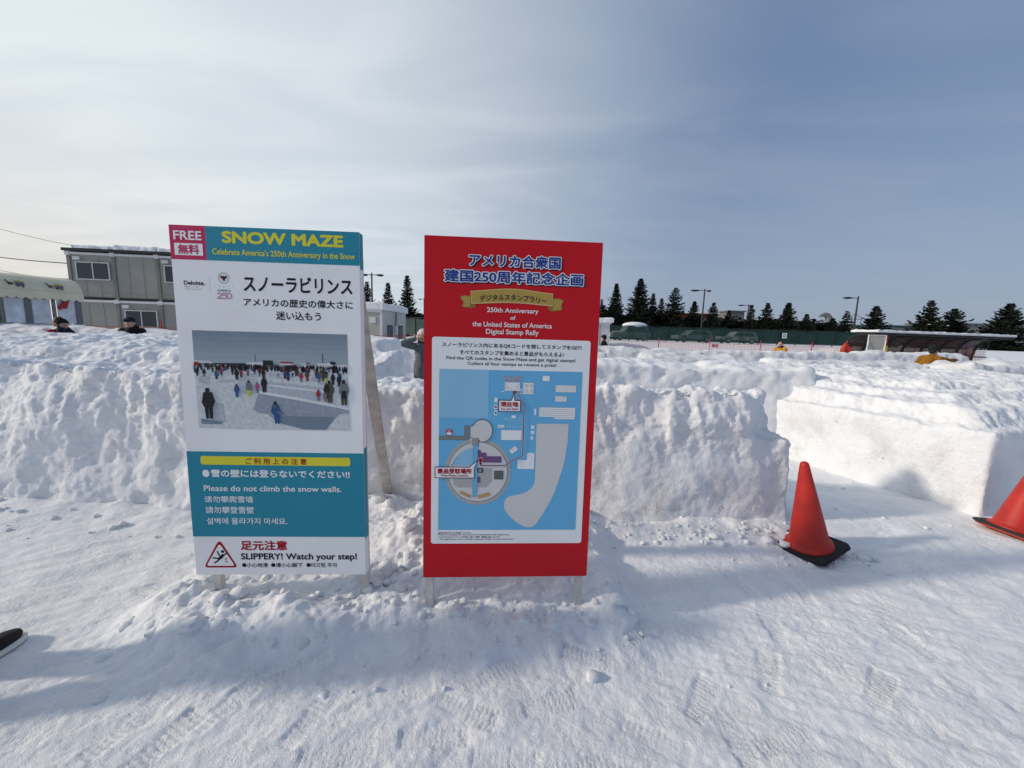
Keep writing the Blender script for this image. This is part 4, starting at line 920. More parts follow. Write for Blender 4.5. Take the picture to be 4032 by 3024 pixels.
    if pack:
        mb = MB(); tcap(mb, T(-.03 * H, -.12 * H, .10 * H), T(-.03 * H, -.12 * H, .25 * H), .06 * H, .055 * H); tcap(mb, T(.03 * H, -.12 * H, .10 * H), T(.03 * H, -.12 * H, .25 * H), .06 * H, .055 * H)
        me = remeshed(mb, .014, 3); fold(me, .008, 2); link('backpack', me, pack, root, True)
    return root
def face(px, py): return math.atan2(-px, py)     # rotation so that local +y looks along (px, py)
K_BLACK = cloth('black', (.012, .012, .014)); K_RED = cloth('red', (.42, .008, .025)); K_NAVY = cloth('navy', (.012, .017, .035)); K_GREY = cloth('grey', (.13, .14, .145)); K_DKG = cloth('dark_grey', (.055, .052, .05)); K_MUST = cloth('mustard', (.27, .115, .012)); K_YEL = cloth('ochre', (.46, .23, .03)); K_CREAM = cloth('cream', (.62, .54, .48)); K_TAN = cloth('tan', (.26, .19, .11)); K_BG = cloth('blue_grey', (.17, .20, .26)); K_GREEN = cloth('dark_green', (.010, .018, .018))
person('person in a red jacket and black hat stooping in the maze on the left', (-11.2, 9.5), face(.9, -.2), 1.60, K_RED, K_DKG, 'beanie', K_BLACK, bend=.55, headbend=.35, lhand=(-.05, .30, .66), rhand=(.12, .28, .62))
person('person in a dark navy jacket with bushy black hair bending beside the red jacket', (-10.75, 9.55), face(-.75, -.5), 1.62, K_NAVY, K_BLACK, None, None, bend=.40, hair='long', lhand=(-.12, .25, .70), rhand=(.1, .28, .75))
person('man in a black coat and black cap leaning on the left snow wall', (-8.66, 8.9), face(.35, -.95), 1.61, K_BLACK, K_BLACK, 'cap', K_NAVY, bend=.12, headbend=.35, lhand=(-.02, .22, .77), rhand=(.16, .12, .66), hood=True)
person('person in a grey jacket and cream knitted hat standing between the two signs', (-1.635, 7.05), face(.15, -1), 1.44, K_GREY, K_DKG, 'beanie', K_CREAM, hair='long', rhand=(.085, .085, .90), lhand=(-.17, .05, .46), scarf=K_BLACK, coat_len=.46)
person('person in black with a black knitted cap walking away behind the red sign', (3.45, 14.6), face(-.75, .4), 1.55, K_BLACK, K_BLACK, 'beanie', K_BLACK, bend=.12)
person('black haired person in an ochre jacket far back in the maze', (10.4, 15.15), face(-.8, -.45), 1.53, K_YEL, K_DKG, None, None, bend=.10, scarf=K_BLACK, hood=True)
person('person in a mustard jacket and dark green cap reaching along the snow wall', (10.40, 9.85), face(.93, .25), 1.60, K_MUST, K_DKG, 'beanie', K_GREEN, bend=.55, headbend=.1, rhand=(.14, .62, .745), lhand=(-.12, .30, .70), scarf=K_BG)
SOLE = mat('shoe_sole', (.66, .66, .64), .6, var=.08); CANV = mat('shoe_canvas', (.010, .010, .011), .8, var=.3, scale=50, bump=.5, bscale=200)
def slipon(root, A, H):
    out = []
    for i in range(40):
        a = 2 * math.pi * i / 40; c, s = math.cos(a), math.sin(a)
        w = .052 * (1 - .18 * (s < 0)) ; out.append((A.x + w * math.copysign(abs(c) ** .72, c) * (1 + .06 * s), A.y + .055 + .150 * math.copysign(abs(s) ** .80, s)))
    zf = A.z - .045 * H + .012
    mb = MB(); mb.prism(out, zf, zf + .029); so_ = mb.build('sole', SOLE, root, bevel=.004)
    mb = MB(); cx, cy = A.x, A.y + .055
    up = []
    for (t, k, dz) in ((0, .91, .030), (.0, .925, .048), (.0, .90, .060), (.0, .74, .073), (0, .45, .081), (0, .02, .083)):
        up.append([(cx + (x - cx) * k, cy + (y - cy) * k - (1 - k) * .055, zf + dz + (.035 * (1 - k) if y < cy else 0)) for x, y in out])
    n = len(out)
    for ring in up: mb.v += ring
    for j in range(len(up) - 1):
        for i in range(n): mb.f.append((j * n + i, j * n + (i + 1) % n, (j + 1) * n + (i + 1) % n, (j + 1) * n + i))
    mb.build('shoe', CANV, root, True)
person('person whose black shoe with a white sole enters at the lower left edge', (-2.565, 1.355), face(.06, 1), 1.72, K_BLACK, K_BLACK, 'beanie', K_BLACK, shoes=slipon, feet=[(-.10, -.12), (.115, .215)], z=.0 + hgt(-2.5, 1.7))

# ------------------------------------------------------------------ two storey site office (stacked container units)
C_PAN = mat('container_panel', (.31, .305, .275), .6, var=.05, scale=1.2, bump=.05); C_FR = mat('container_frame', (.20, .20, .18), .55, var=.06); C_WH = mat('white_steel', (.66, .66, .65), .5, var=.06, scale=3); C_DK = mat('dark_gap', (.03, .03, .03), .8)
GLASS = mat('window_glass', (.018, .02, .022), .04, var=.1, scale=2, spec=.9); ALU = mat('window_frame', (.58, .58, .57), .4, var=.05)
def window(parent, x0, x1, z0, z1, y=-.03):
    b = MB(); t = .055
    b.box(x0, x1, y - .02, y + .05, z0, z0 + t); b.box(x0, x1, y - .02, y + .05, z1 - t, z1); b.box(x0, x0 + t, y - .02, y + .05, z0 + t, z1 - t); b.box(x1 - t, x1, y - .02, y + .05, z0 + t, z1 - t); xm = (x0 + x1) / 2; b.box(xm - .025, xm + .025, y - .012, y + .05, z0 + t, z1 - t)
    f = b.build('window', ALU, parent)
    for a, c in ((x0 + t, xm - .025), (xm + .025, x1 - t)):
        g_ = MB(); g_.box(a, c, y + .015, y + .03, z0 + t, z1 - t); g_.build('pane', GLASS, f)
    return f
def snow_cap(parent, x0, x1, y0, y1, z, th, seed, name='roof_snow'):
    b = MB(); b.box(x0, x1, y0, y1, z, z + th); me = remeshed(b, .05 if x1 - x0 < 20 else .08, 8); co, no = get_np(me); P = co * 1.4 + seed
    d = .09 * fbm(P, 4) + .05 * np.clip(no[:, 2], 0, 1) * fbm(P * .6 + 4, 2); d[co[:, 2] < z + .03] *= .3
    set_np(me, co + no * d[:, None]); return link(name, me, SNOWF, parent, True)
r_ = empty('site_office', (-26.55, 23.70, 0.0), R(6.0)); tag(r_, 'two storey grey container office with white beams and sliding windows, behind the left wall', 'building')
NM, MW, SHT = 4, 2.42, 2.76
b = MB(); b.box(0.02, NM * MW - .02, .06, 5.4, 0, SHT * 2); b.build('wall', C_PAN, r_)
for st in (0, 1):
    z = st * SHT
    for i in range(NM + 1):
        b = MB(); b.box(i * MW - .10, i * MW + .10, -.0, .055, z + .20, z + SHT - .16); b.build('post', C_FR, r_, bevel=.01)
        if i < NM:
            b = MB(); b.box(i * MW + .12, (i + 1) * MW - .12, -.03, .06, z + SHT - .13, z + SHT); b.build('beam', C_WH, r_)
            b = MB(); b.box(i * MW + .12, (i + 1) * MW - .12, .01, .058, z + .03, z + .17); b.build('floor_beam', C_DK, r_)
            if st:
                b = MB(); b.tube([(i * MW + .14, -.05, z + .42), ((i + 1) * MW - .14, -.05, z + .42)], .015, 6); b.tube([(i * MW + .14, -.05, z + .42), (i * MW + .14, -.05, z + .2)], .012, 6); b.tube([((i + .5) * MW, -.05, z + .42), ((i + .5) * MW, -.05, z + .2)], .012, 6); b.tube([((i + 1) * MW - .14, -.05, z + .42), ((i + 1) * MW - .14, -.05, z + .2)], .012, 6); b.build('rail', C_FR, r_)
        b = MB(); b.box(i * MW - .13, i * MW + .13, -.06, .06, z + SHT - .18, z + SHT + .05); b.build('corner_casting', C_WH, r_, bevel=.01)
for i in range(NM):
    for k in (.33, .66):
        b = MB(); b.box((i + k) * MW - .006, (i + k) * MW + .006, .050, .0605, .2, SHT - .2); b.build('panel_seam', C_FR, r_); b = MB(); b.box((i + k) * MW - .006, (i + k) * MW + .006, .050, .0605, SHT + .2, 2 * SHT - .2); b.build('panel_seam', C_FR, r_)
for i, st in ((0, 1), (2, 1), (1, 0), (3, 0)):
    window(r_, i * MW + .38, (i + 1) * MW - .22, st * SHT + 1.18, st * SHT + 2.22)
    b = MB(); b.box(i * MW + .25, i * MW + .62, -.03, .06, st * SHT + 2.32, st * SHT + 2.52); b.build('vent', C_WH, r_, bevel=.01)
b = MB(); b.box(.30, .55, -.06, .06, .98, 1.28); b.build('meter_box', C_WH, r_, bevel=.02)
b = MB(); b.box(-.22, NM * MW + .2, -.12, 5.6, 2 * SHT + .06, 2 * SHT + .22); b.build('roof', C_DK, r_)
for i in range(NM): snow_cap(r_, i * MW + (.15 if i else .3), (i + 1) * MW + (.06 if i % 2 else -.08), -.10, 5.5, 2 * SHT + .18, .26 + .06 * (i % 2), 3 + i * 4)

# low cabin seen in the gap between the signs
r_ = empty('cabin', (-9.95, 22.35, 0.0), R(0)); tag(r_, 'single storey white cabin under thick snow, in the gap between the signs', 'building')
C_CAB = mat('cabin_panel', (.50, .50, .47), .6, var=.05, scale=1.5); C_CAB2 = mat('cabin_side', (.42, .41, .37), .6, var=.05, scale=1.5)
b = MB(); b.extrx([(.0, 0), (5.0, 0), (5.0, 2.62), (0, 2.62)], 0, 2.42); b.build('wall', C_CAB2, r_)
b = MB(); b.box(-.03, 2.46, -.06, .0, 2.45, 2.62); b.build('eave', C_WH, r_); b = MB(); b.box(2.34, 2.47, -.05, .10, 0, 2.45); b.build('post', C_WH, r_, bevel=.01)
b = MB(); b.box(1.75, 2.1, -.05, 0, 1.85, 2.2); b.build('vent', C_WH, r_, bevel=.015)
b = MB(); b.box(2.42, 2.45, .2, 4.9, 0, 2.55); b.build('side_panel', C_CAB, r_)
for y0 in (.9, 3.1):
    b = MB(); b.box(2.45, 2.49, y0, y0 + .95, .75, 1.75); w_ = b.build('window', C_DK, r_)
    for q in (0, .475): b = MB(); b.box(2.49, 2.495, y0 + .06 + q, y0 + .42 + q, .82, 1.68); b.build('pane', GLASS, w_)
b = MB(); b.box(2.45, 2.60, 2.25, 2.62, 1.15, 1.75); b.build('meter_box', C_WH, r_, bevel=.02)
b = MB(); b.tube([(2.5, 2.3, 1.7), (2.55, 2.2, 2.3), (2.55, 2.4, 2.55), (2.52, 2.6, 1.9), (2.52, 2.62, 1.4), (2.55, 2.5, .8)], .02, 6); b.build('cable_loop', C_BLK, r_)
snow_cap(r_, -.1, 2.6, -.15, 5.1, 2.60, .42, 21)

# white shed behind the red sign
r_ = empty('shed', (-6.55, 30.4, 0.35), R(0)); tag(r_, 'long white panel shed with a thick rounded snow roof, mostly behind the red sign', 'building')
b = MB(); b.box(0, 14.0, 0, 3.0, 0, 2.05); b.build('wall', mat('shed_wall', (.55, .56, .57), .6, var=.05, scale=2), r_)
for i in range(8): b = MB(); b.box(.98 + i * 1.75, 1.02 + i * 1.75, -.02, 0, 0, 2.0); b.build('panel_seam', C_FR, r_)
b = MB(); b.box(-.1, 14.1, -.1, 3.1, 2.05, 2.15); b.build('eave', C_WH, r_); snow_cap(r_, -.15, 14.25, -.2, 3.2, 2.14, .34, 31)

# ------------------------------------------------------------------ horse-bus kiosk at the left edge
r_ = empty('wagon_kiosk', (-17.85, 16.05, 0.05), math.atan2(2.0, .5)); tag(r_, 'wagon shaped kiosk with a cream scalloped canopy and blue painted side at the left edge', 'kiosk')
# local: x runs back along the wagon (towards the camera is -x), y to the far side is +y
CREAM = mat('canopy_cloth', (.74, .69, .50), .8, var=.06, scale=2, bump=.15, bscale=12); K_BLUE = mat('kiosk_blue', (.02, .20, .42), .5, var=.05, scale=4)
LX = 6.2
prof = []
for i in range(15):
    a = math.pi * i / 14; prof.append((1.1 - 1.25 * math.cos(a), 2.52 + .68 * math.sin(a) ** .7))
b = MB()
vs = []; fs = []; nx_ = 40
for j in range(nx_ + 1):
    x = -LX + (LX + .15) * j / nx_; sag = .025 * abs(math.sin(j * math.pi / 8))
    for (y, z) in prof: vs.append((x, y, z - sag * (z - 2.5)))
n = len(prof)
for j in range(nx_):
    for i in range(n - 1): fs.append((j * n + i, j * n + i + 1, (j + 1) * n + i + 1, (j + 1) * n + i))
fs.append(tuple(range(n))); fs.append(tuple(range(nx_ * n + n - 1, nx_ * n - 1, -1)))
b.add(vs, fs); can = b.build('canopy', CREAM, r_, True)
sc_pts = []; NS = 27
for i in range(NS * 8 + 1):
    x = -LX + (LX + .15) * i / (NS * 8); sc_pts.append((x, 2.30 - .075 * abs(math.sin(math.pi * i / 8))))
b = MB(); b.extr([(-LX, 2.54)] + [(x, z) for x, z in sc_pts] + [(.15, 2.54)], -.19, -.165); b.build('valance', CREAM, r_)
b = MB(); b.box(-LX, .16, -.165, -.15, 2.50, 2.53); b.build('canopy_edge', mat('canopy_piping', (.24, .23, .16), .7), can)
MO_Y, MO_B, MO_D = mat('motif_yellow', (.55, .42, .03), .7), mat('motif_navy', (.03, .05, .12), .7), mat('motif_brown', (.06, .03, .02), .7)
def canopy_pt(x, z):
    sa = min(1, ((z - 2.52) / .68)) ** (1 / .7); ca = math.sqrt(max(0, 1 - sa * sa)); return (x, 1.1 - 1.25 * ca - .045, z + .03)
def motif(x):   # a small horse pulling a covered wagon, printed on the cloth
    def pl(polys, m, nm):
        mb_ = MB()
        for p in polys:
            mb_.add([canopy_pt(x + u, 2.54 + v * .95) for u, v in p], [tuple(range(len(p)))])
        mb_.build(nm, m, can)
    pl([[(.02, .26), (.06, .30), (.16, .33), (.27, .30), (.31, .26)]], MO_Y, 'motif_awning')
    pl([[(.05, .25), (.29, .25), (.29, .225), (.05, .225)], [(.05, .21), (.29, .21), (.29, .17), (.05, .17)], [(.06, .155), (.28, .155), (.28, .12), (.06, .12)], [(.08, .12), (.13, .12), (.13, .08), (.08, .08)], [(.22, .12), (.27, .12), (.27, .07), (.22, .07)]], MO_B, 'motif_wagon')
    pl([[(-.20, .30), (-.16, .33), (-.12, .28), (-.10, .24), (-.02, .23), (.01, .19), (-.02, .16), (-.03, .12), (-.05, .12), (-.05, .16), (-.09, .165), (-.10, .12), (-.12, .12), (-.12, .18), (-.15, .26)]], MO_D, 'motif_horse')
for k in range(5): motif(-.72 - 1.05 * k)
b = MB(); b.box(-LX + .1, 0, -.06, 2.2, .55, 1.10); body = b.build('body', K_BLUE, r_)
b = MB(); b.box(-LX + .05, .05, -.10, 2.25, 1.10, 1.32); b.build('sill', mat('kiosk_sill', (.50, .50, .49), .5, var=.06), r_)
b = MB(); b.box(-LX + .1, .02, 2.0, 2.2, 1.32, 2.5); b.build('back_wall', mat('kiosk_back', (.60, .62, .64), .6), r_)
b = MB(); b.box(-LX + .1, .02, -.09, -.04, 2.28, 2.5); b.build('header', C_DK, r_)
REFL = mat('kiosk_glass_reflection', (.62, .66, .70), .12, var=.25, scale=2.6, spec=.8)  # bright snow reflection painted into the pane colour, pale and uneven
xs = [0, -.72, -1.42, -2.1, -2.8, -3.5, -4.2, -4.9, -5.6, -6.1]
for i, x in enumerate(xs):
    w_ = .09 if i % 2 == 0 else .045
    b = MB(); b.box(x - w_, x + w_, -.10, -.03, 1.32, 2.29); b.build('window_post', mat('kiosk_post', (.16, .165, .17), .4) if i % 2 == 0 else C_FR, r_)
    if i < len(xs) - 1:
        b = MB(); x1 = xs[i + 1]; b.box(x1 + .09, x - .09, -.06, -.05, 1.34, 2.28); b.build('pane', REFL, r_)
b = MB(); b.box(-LX + .1, -.02, -.105, -.062, .98, 1.05); b.build('trim_stripe', C_BLK, r_)
for x0, x1, z0, z1, m_ in ((-.35, -.02, .60, .96, mat('kiosk_green', (.04, .22, .12), .6)), (-1.75, -.95, .62, 1.0, mat('kiosk_pale', (.50, .52, .46), .6)), (-3.2, -2.5, .62, .95, mat('kiosk_sky', (.12, .34, .55), .6))):
    b = MB(); b.extr([(x0 + (x1 - x0) * (.5 + .5 * math.cos(R(a))), z0 + (z1 - z0) * (.5 + .5 * math.sin(R(a)))) for a in range(0, 360, 24)], -.075, -.061); b.build('painted_patch', m_, r_)
for x in (-1.0, -4.8):
    for y in (.05, 2.05):
        b = MB()
        for k in range(10):
            a0, a1 = R(36 * k), R(36 * k + 36); b.beam((x + .42 * math.cos(a0), y, .44 + .42 * math.sin(a0)), (x + .42 * math.cos(a1), y, .44 + .42 * math.sin(a1)), .06, .06, (0, 1, 0)); b.beam((x, y, .44), (x + .42 * math.cos(a0), y, .44 + .42 * math.sin(a0)), .03, .03, (0, 1, 0))
        b.build('wheel', C_BLK, r_)
b = MB(); b.tube([(-.62, -.13, 1.30), (-.60, -.13, 1.62)], .03, 8); b.build('flag_pole', mat('flag_red', (.40, .02, .03), .7), r_)
b = MB(); b.extr([(-.30, 2.25), (-.42, 2.27), (-.62, 2.0), (-.60, 1.86), (-.50, 1.96), (-.42, 1.92), (-.36, 1.99)], -.155, -.12); b.build('red_ribbon', mat('flag_red', (.40, .02, .03), .7), r_)

# ------------------------------------------------------------------ orange plastic netting fences
NET = mat('orange_net', (.50, .07, .045), .6, var=.1, scale=4); NSIGN = mat('net_sign_red', (.46, .012, .02), .5)
def net_fence(label, pts, zt, zb, step=.11, posts=4.0, name='net_fence'):
    r_ = empty(name, (pts[0][0], pts[0][1], 0)); tag(r_, label, 'fence', 'orange net fences round the maze'); b = MB(); px_ = Vector((pts[0][0], pts[0][1], 0))
    for (a, c) in zip(pts[:-1], pts[1:]):
        a, c = Vector((*a, 0)) - px_, Vector((*c, 0)) - px_; d = c - a; ln = d.length; n = int(ln / step); rows = 9
        for i in range(n + 1):
            t = i / n; sg = .05 * math.sin(math.pi * ((t * ln) % posts) / posts); q = a + d * t; b.box(q.x - .008, q.x + .008, q.y - .006, q.y + .006, zb, zt - sg)
        m_ = int(ln / (posts / 4))
        for j in range(rows):
            for i in range(m_):
                t0, t1 = i / m_, (i + 1) / m_
                s0, s1 = [.05 * math.sin(math.pi * ((t * ln) % posts) / posts) for t in (t0, t1)]
                f_ = j / (rows - 1); q0, q1 = a + d * t0, a + d * t1
                w_ = .022 if j in (0, rows - 1) else .012
                b.beam((q0.x, q0.y, zb + (zt - s0 - zb) * f_), (q1.x, q1.y, zb + (zt - s1 - zb) * f_), .010, w_)
        for i in range(int(ln / posts) + 1):
            q = a + d * (i * posts / ln); p_ = MB(); p_.tube([(q.x, q.y - .02, 0), (q.x + .03, q.y - .02, zt + .30)], .028, 8); p_.build('post', NSIGN, r_)
    b.build('netting', NET, r_); return r_
net_fence('orange net fence on red stakes running in front of the green mesh fence', [(7.5, 31.0), (37.0, 30.6)], 1.16, .05)
f_ = net_fence('orange net fence in front of the grey container office', [(-16.2, 17.2), (-21.5, 20.6), (-21.0, 22.6)] if False else [(-20.8, 18.3), (-13.0, 19.0)], 1.32, .1)
net_fence('orange net fence behind the gap between the signs', [(-8.6, 20.6), (-4.5, 24.5)], 1.20, .1)
net_fence('pale orange net fence at the right edge beyond the bench shelter', [(31.0, 22.6), (44.0, 24.4)], 1.02, .0)
def net_sign(label, x, y, z, w, h, txt):
    b = MB(); b.box(-w / 2, w / 2, -.01, .01, 0, h); o = b.build('notice_board', NSIGN, None, bevel=.004); o.location = (x, y, z); tag(o, label, 'sign')
    me = text_mesh(txt); a = np.empty(len(me.vertices) * 3); me.vertices.foreach_get('co', a); a = a.reshape(-1, 3); lo, hi = a.min(0), a.max(0)
    c_ = np.stack([(a[:, 0] - lo[0]) / (hi[0] - lo[0]) * w * .84 - w * .42, np.full(len(a), -.0125), h * .18 + (a[:, 1] - lo[1]) / (hi[1] - lo[1]) * h * .64], 1); me.vertices.foreach_set('co', c_.ravel()); me.update(); link('lettering', me, I_WHITE, o)
net_sign('small red no entry notice tied to the net before the container office', -18.55, 18.20, 1.02, .42, .20, '立入禁止')
net_sign('small red notice tied to the net in front of the green fence', 15.9, 30.75, .82, .52, .24, '立入禁止')

# ------------------------------------------------------------------ green mesh fence
GM = sheer_mat('green_mesh', (.010, .050, .045), .86); GPOST = mat('fence_post', (.014, .022, .020), .5, var=.1)
def mesh_fence(label, p0, p1, n, zb, zt, zg):
    r_ = empty('mesh_fence', (p0[0], p0[1], zg)); tag(r_, label, 'fence', 'green mesh sports fences'); a, c = Vector((0, 0, 0)), Vector((p1[0] - p0[0], p1[1] - p0[1], 0)); rnd = random.Random(int(p0[0] * 7))
    for i in range(n + 1):
        q = a + (c - a) * i / n; b = MB(); b.tube([(q.x, q.y, -.4), (q.x, q.y, zt - zg + .03)], .045, 8); b.build('post', GPOST, r_)
    for z in (zb - zg, zt - zg):
        b = MB(); b.beam((a.x, a.y - .05, z), (c.x, c.y - .05, z), .04, .04); b.build('rail', GPOST, r_)
    for i in range(n):
        q0, q1 = a + (c - a) * (i / n), a + (c - a) * ((i + 1) / n); m_ = 8; sag = rnd.uniform(.03, .16); vs = []; fs = []
        for k in range(m_ + 1):
            t = k / m_; q = q0.lerp(q1, t); vs += [(q.x, q.y + .03, zb - zg + .03), (q.x, q.y + .05 + .04 * math.sin(math.pi * t), (zb + zt) / 2 - zg), (q.x, q.y + .03, zt - zg - sag * math.sin(math.pi * t))]
        for k in range(m_):
            for j in range(2): fs.append((k * 3 + j, (k + 1) * 3 + j, (k + 1) * 3 + j + 1, k * 3 + j + 1))
        b = MB(); b.add(vs, fs); b.build('mesh_panel', GM, r_)
    return r_
mesh_fence('long green mesh fence with dark posts across the right background', (10.55, 42.5), (40.6, 42.4), 15, 1.08, 2.60, .93)
mesh_fence('short dark green mesh fence between the cabin and the red sign', (-10.9, 38.5), (-6.2, 34.6), 3, 1.05, 2.62, .70)
b = MB(); b.box(-.24, .24, -.012, .012, -.28, .28); o = b.build('letter_board', I_WHITE, None, bevel=.004); o.location = (29.25, 42.30, 2.0); tag(o, 'white board with the letter D hung on the green mesh fence', 'sign')
me = text_mesh('D'); a = np.empty(len(me.vertices) * 3); me.vertices.foreach_get('co', a); a = a.reshape(-1, 3); lo, hi = a.min(0), a.max(0)
vs = []; fs = []; base_f = [tuple(p.vertices) for p in me.polygons]
for i, (ox, oz) in enumerate(((0, 0), (.016, 0), (-.016, 0), (0, .012), (0, -.012))):
    n0 = len(vs); vs += [((p[0] - lo[0]) / (hi[0] - lo[0]) * .24 - .12 + ox, -.014 - .0004 * i, (p[1] - lo[1]) / (hi[1] - lo[1]) * .34 - .17 + oz) for p in a]; fs += [tuple(q + n0 for q in f) for f in base_f]
me = bpy.data.meshes.new('lettering'); me.from_pydata(vs, [], fs); link('lettering', me, I_BLACK, o)

# snow heaps before the fence
def heap(label, x, y, rx, ry, h):
    b = MB(); b.ball((0, 0, 0), 1, rx, ry, h, 24, 14); me = remeshed(b, .08, 4); co, no = get_np(me); set_np(me, co + no * (.12 * fbm(co * .7 + x, 4))[:, None]); o = link('snow_heap', me, SNOWF, None, True); o.location = (x, y, hgt(x, y) - .05); tag(o, label, 'snow heap', 'snow heaps by the fence')
heap('low rounded snow heap in front of the green fence left of the bench shelter', 29.6, 34.5, 3.2, 1.6, .82)
heap('snow heap beside the white shed right of the red sign', 9.4, 34.0, 2.6, 1.6, .62)

# ------------------------------------------------------------------ parked cars behind the mesh
CARG = mat('car_glass', (.02, .025, .03), .05, spec=.9)
def car(label, x, y, rz, L_, col, suv, snow):
    r_ = empty('parked_car', (x, y, hgt(x, y)), rz); tag(r_, label, 'car', 'cars parked behind the green mesh fence')
    h = .95 if suv else .82; rf = 1.75 if suv else 1.42; w = .86
    side = [(-L_ / 2, .35), (-L_ / 2 + .05, .75), (-L_ / 2 + .25, h - .02), (-L_ * .22, h), (-L_ * .10, rf - .06), (-L_ * .02, rf), (L_ * .30, rf), (L_ * .40, rf - .08), (L_ * .47, h), (L_ / 2, h - .12), (L_ / 2, .35)]
    b = MB(); b.extr(side, -w, w); b.build('body', mat('car_paint_' + str(int(x)), col, .3, var=.02, spec=.6), r_, bevel=.05)
    for s in (-1, 1):
        b = MB(); b.extr([(-L_ * .18, h + .04), (-L_ * .085, rf - .12), (L_ * .08, rf - .10), (L_ * .08, h + .04)], s * (w + .002), s * (w + .012)); b.build('window', CARG, r_)
        b = MB(); b.extr([(L_ * .10, h + .04), (L_ * .10, rf - .10), (L_ * .30, rf - .12), (L_ * .40, h + .04)], s * (w + .002), s * (w + .012)); b.build('window', CARG, r_)
        for xx in (-L_ * .31, L_ * .31):
            b = MB(); b.tube([(xx, s * (w - .18), .33), (xx, s * (w + .03), .33)], .33, 20); wh = b.build('wheel', C_BLK, r_); b = MB(); b.tube([(xx, s * (w + .03), .33), (xx, s * (w + .04), .33)], .20, 16); b.build('rim', ALU, wh)
        b = MB(); b.ball((-L_ / 2 + .06, s * .62, .72), .10, .4, 1.4, .8); b.build('headlight', C_WH, r_); b = MB(); b.box(L_ / 2 - .01, L_ / 2 + .02, s * .62 - .12, s * .62 + .12, .72, .86); b.build('tail_light', NSIGN, r_)
    if snow:
        b = MB(); b.ball((L_ * .13, 0, rf), 1, L_ * .33, .95, .42, 20, 10); b.ball((-L_ * .3, 0, h), 1, L_ * .2, .8, .16, 16, 8); me = remeshed(b, .06, 4); link('roof_snow', me, SNOWF, r_, True)
car('snow covered van behind the green mesh fence near the white shed', 13.6, 46.0, R(6), 4.6, (.35, .36, .37), True, True)
car('silver car behind the green mesh fence below the tallest lamp', 21.2, 46.5, R(4), 4.4, (.38, .39, .40), False, False)
car('white car behind the green mesh fence left of the lettered board', 26.8, 47.0, R(-3), 4.3, (.55, .55, .55), False, False)

# ------------------------------------------------------------------ spruces
BARK = mat('bark', (.035, .026, .02), .9, var=.2, bump=.6, bscale=20)
def needles(name, c): return mat(name, c, .8, var=.55, scale=1.1, spec=.15)
ND = needles('spruce_needles', (.0125, .0185, .0110))
def spruce_meshes(H, wid, seed, dens=1.0, droop=.25, taper=1.0, gap=0.0):
    rnd = random.Random(seed); b = MB(); tb = MB(); sb = []
    tb.tube([(0, 0, -.4), (.02, 0, H * .3), (-.01, .02, H * .65), (0, 0, H * .985)], [.024 * H, .018 * H, .010 * H, .002 * H], 8)
    nw = int((15 + H * 2.3) * dens); z = H * .06
    for i in range(nw):
        t = i / (nw - 1); zc = H * (.05 + .93 * t ** .93)
        rad = (1.5 if wid < 1.8 else 1.3) * wid * (1 - t) ** taper * rnd.uniform(.76, 1.14) + .04 * wid
        nb = rnd.randint(7, 10) if t < .8 else rnd.randint(5, 7)
        a0 = rnd.uniform(0, 6.28)
        for k in range(nb):
            if rnd.random() < gap: continue
            a = a0 + 6.283 * k / nb + rnd.uniform(-.25, .25); r_ = rad * rnd.uniform(.62, 1.18); ca, sa = math.cos(a), math.sin(a)
            up = rnd.uniform(.10, .40) if t > .72 else rnd.uniform(-.18, .22)
            def P(s, off, dz=0):   # along the branch: droops, then lifts at the tip
                zz = zc + up * r_ * s - droop * r_ * math.sin(s * 2.2) * .8 + .22 * r_ * s ** 3 + dz; return Vector((ca * r_ * s - sa * off, sa * r_ * s + ca * off, zz))
            m_ = max(4, int(r_ * 7.5)); tb.beam(P(0, 0), P(.55, 0), .02, .02) if r_ > .5 else None
            for j in range(m_):
                s = (j + rnd.uniform(.2, .9)) / m_; w_ = .15 * r_ * (1.12 - s) + .03
                for q in range(3):
                    o_ = rnd.uniform(-w_, w_); p = P(s, o_, rnd.uniform(-.04, .02)); l_ = rnd.uniform(.13, .25) * (.7 + .3 * wid); th = a + rnd.uniform(-.9, .9) + (o_ / w_) * .5
                    d = Vector((math.cos(th), math.sin(th), rnd.uniform(-.5, .25))) * l_; sd_ = Vector((-math.sin(th), math.cos(th), rnd.uniform(-.6, .6))) * l_ * .30; dn_ = Vector((0, 0, -l_ * rnd.uniform(.25, .6)))
                    b.add([p - sd_, p + d * .6 + sd_ * .4, p + d, p + d * .5 - sd_ + dn_ * .6, p + dn_], [(0, 1, 2, 3), (0, 3, 4)])
            if rnd.random() < .009 and t < .7: q_ = MB(); q_.ball(P(.55, 0, .05), .10 + .06 * rnd.random(), 1.6, 1.2, .5, 8, 5); sb.append(q_)
    return b, tb, sb
def spruce(label, x, y, H, wid, seed, **k):
    b, tb, sb = spruce_meshes(H, wid, seed, **k); r_ = empty('spruce_tree', (x, y, hgt(x, y))); tag(r_, label, 'tree', 'spruce trees behind the field'); b.build('crown', ND, r_); tb.build('trunk', BARK, r_)
    for q_ in sb: q_.build('branch_snow', SNOWF, r_, True)
Z0 = .95
